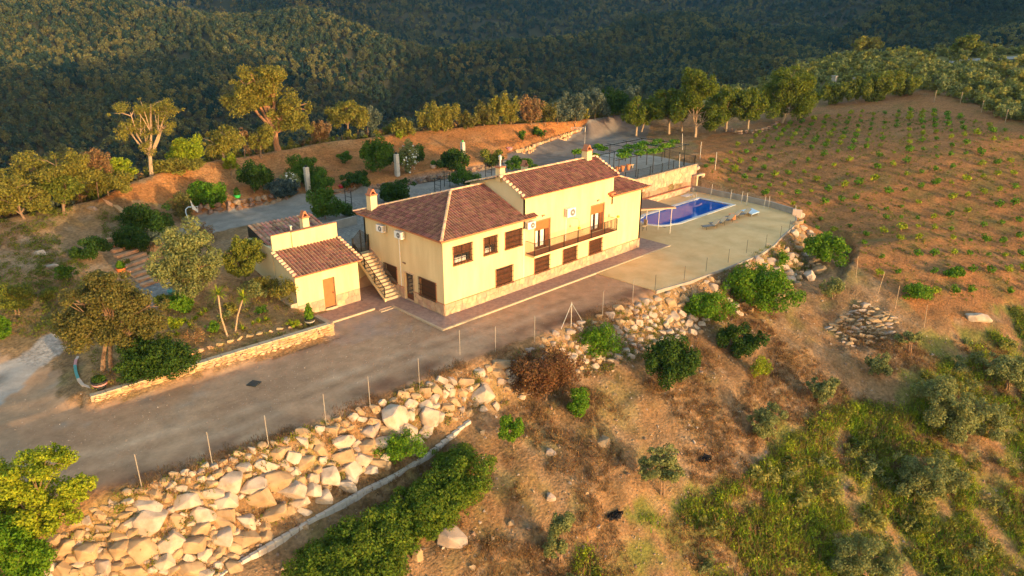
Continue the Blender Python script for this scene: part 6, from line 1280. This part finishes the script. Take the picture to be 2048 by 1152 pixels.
bw_ = GP([(70,1152),(100,1090),(200,1010),(330,955),(560,875),(700,825),(830,770),(1000,725),(1230,622),(1440,552),(1600,470),(1640,545),(1430,660),(1200,750),(990,815),(900,845),(740,945),(560,1040),(440,1152)]); xy = rand_in(bw_, 4500, 21); sc = r.lognormal(-2.2, .4, len(xy)); scatter('rubble', xy, sc, rk, 8, .6)
xy = rand_in(bw_, 2600, 22, lambda x, y: fbm(x, y, 2.5, 9, 3) > -.05); scatter('wall_weeds', xy, r.uniform(.4, 1.2, len(xy)), [tuft(31, 22, .3, .03, M['l_dry'], .5, 1), lowbush(32, M['l_oak'], 40, .06, .2), tuft(33, 22, .3, .03, M['l_gold'], .5, 1)])
# gravel on the drive
dp = [(-30,6),(-24,-3.5),(15,-6.4),(14.5,-2),(-2,-2),(-2,3.5),(-8,2),(-21,3.2),(-24,9)]; xy = rand_in(dp, 2500, 14); sc = r.lognormal(-3.5, .4, len(xy)); scatter('drive_gravel', xy, sc, [bpy.data.objects.new('gravel', rock_mesh('gravel', M['boulder_grey'], 140+i, 1)) for i in range(3)], 6, .5)
# scrub along the crest and the far ridge
def shrub(seed, m, n, s, R_=.5): V_, F_ = leaves(*clumps([((0,0,.42),(R_,R_,.42))], 7, seed), n, s, seed=seed, elong=2.); return proto('shrub', V_, F_, m)
cr = [tuple(c[:2]) for c in crest]; cl1 = [(x-.5, y+1.0) for x, y in cr[:19]]; cl2 = [(x+4.5, y+7) for x, y in cr[:19]]
xy = rand_in(cl1+cl2[::-1], 1100, 15); scatter('crest_scrub', xy, r.uniform(.5, 2.1, len(xy)), [shrub(1, M['l_gold'], 190, .13), shrub(2, M['l_grey'], 190, .13), shrub(3, M['l_oak'], 190, .13), shrub(4, M['l_dry'], 130, .12)], 3)
rgp = [P(1250,222,5.5)[:2], P(1440,212,6.6)[:2], P(1560,190,7.2)[:2], P(1640,205,5.6)[:2], P(1780,175,8)[:2], P(1860,188,7.6)[:2], P(1960,222,6.8)[:2], P(2080,265,5.8)[:2], P(2300,330,4)[:2], (330,30), (330,90)]+[tuple(c[:2]) for c in crest[17:][::-1]]
road2 = [tuple(G(*p)[:2]) for p in [(1900,126),(1980,122),(2060,117)]]
xy = rand_in(rgp, 4600, 16, lambda x, y: (seg_dist(x, y, road2) > 3.2) & (fbm(x, y, 14, 5, 3) > -.3)); d_ = np.hypot(xy[:,0]-CAM[0], xy[:,1]-CAM[1]); scatter('ridge_scrub', xy, r.uniform(.8, 2.6, len(xy)), [shrub(5, M['l_scrub'], 260, .11), shrub(6, M['l_olive'], 260, .11), shrub(7, M['l_gold'], 260, .11), shrub(8, M['l_scrub'], 200, .12), shrub(9, M['l_olive'], 260, .11)], 5)
xy = rand_in(gz, 150, 33, lambda x, y: fbm(x, y, 5, 61, 3) > -.1); scatter('slope_scrub', xy, r.uniform(.6, 1.7, len(xy)), [shrub(21, M['l_olive'], 420, .08), shrub(22, M['l_oak'], 420, .08), shrub(23, M['l_scrub'], 420, .08)], 7)
m_ = MB()
rw = [G(1870,130), G(1930,126), G(1980,122), G(2070,117)]
for a, b in zip(rw[:-1], rw[1:]): m_.face([(a[0],a[1],a[2]+.1),(b[0],b[1],b[2]+.1),(b[0]+1,b[1]+3.5,b[2]+.25),(a[0]+1,a[1]+3.5,a[2]+.25)])
tag(m_.build('far_track', M['road']), kind='structure')
# ------------------------------------------------------------------ woodland on the far hills
r = np.random.default_rng(77); NF = 140000
az = np.radians(r.uniform(2, 86, NF*2)); dd = np.sqrt(r.uniform(90**2, 1450**2, NF*2)); dd = np.where(r.random(NF*2) < .5, r.uniform(90, 700, NF*2), dd)
fx, fy = CAM[0]+np.sin(az)*dd, CAM[1]+np.cos(az)*dd
fz = gv(fx, fy); dcr = seg_dist(fx, fy, cr); north = np.interp(fx, [c[0] for c in cr], [c[1] for c in cr])
ok = (fy > north+9) & (fx > -60); ok &= (fbm(fx, fy, 40, 66, 3) > -.62)
xy = np.column_stack([fx[ok], fy[ok]])[:NF]; dist = np.hypot(xy[:,0]-CAM[0], xy[:,1]-CAM[1])
def ftree(seed, m, w_=.42, h_=.5):
    V_, F_ = leaves(*clumps([((0,0,.55),(w_,w_,h_)), ((.15,0,.8),(w_*.6,w_*.6,h_*.5))], 6, seed, .42), 220, .17, seed=seed, elong=1.3); return proto('wood_tree', V_, F_, m)
scatter('forest', xy, np.clip(r.uniform(1.5, 3.7, len(xy))*(.78+dist/1000), 1.5, 6), [ftree(1, M['l_forest']), ftree(2, M['l_forest2'], .36, .6), ftree(3, M['l_forest'], .5, .42), ftree(4, M['l_forest2'])], 9)

# ------------------------------------------------------------------ air
hz = MB(); hz.box(xs[0]-5, xs[-1]+5, ys[0]-5, ys[-1]+5, float(Z.min())-1, max(float(Z.max()), float(CAM[2]))+12)
hm = bpy.data.materials.new('air'); hm.use_nodes = True; nt = hm.node_tree; nt.nodes.clear(); ou = nt.nodes.new('ShaderNodeOutputMaterial'); pv = nt.nodes.new('ShaderNodeVolumePrincipled')
pv.inputs['Color'].default_value = (.16,.48,1,1); pv.inputs['Density'].default_value = .00009; pv.inputs['Anisotropy'].default_value = 0; nt.links.new(pv.outputs[0], ou.inputs['Volume'])
ho = hz.build('haze', hm, kind='stuff')
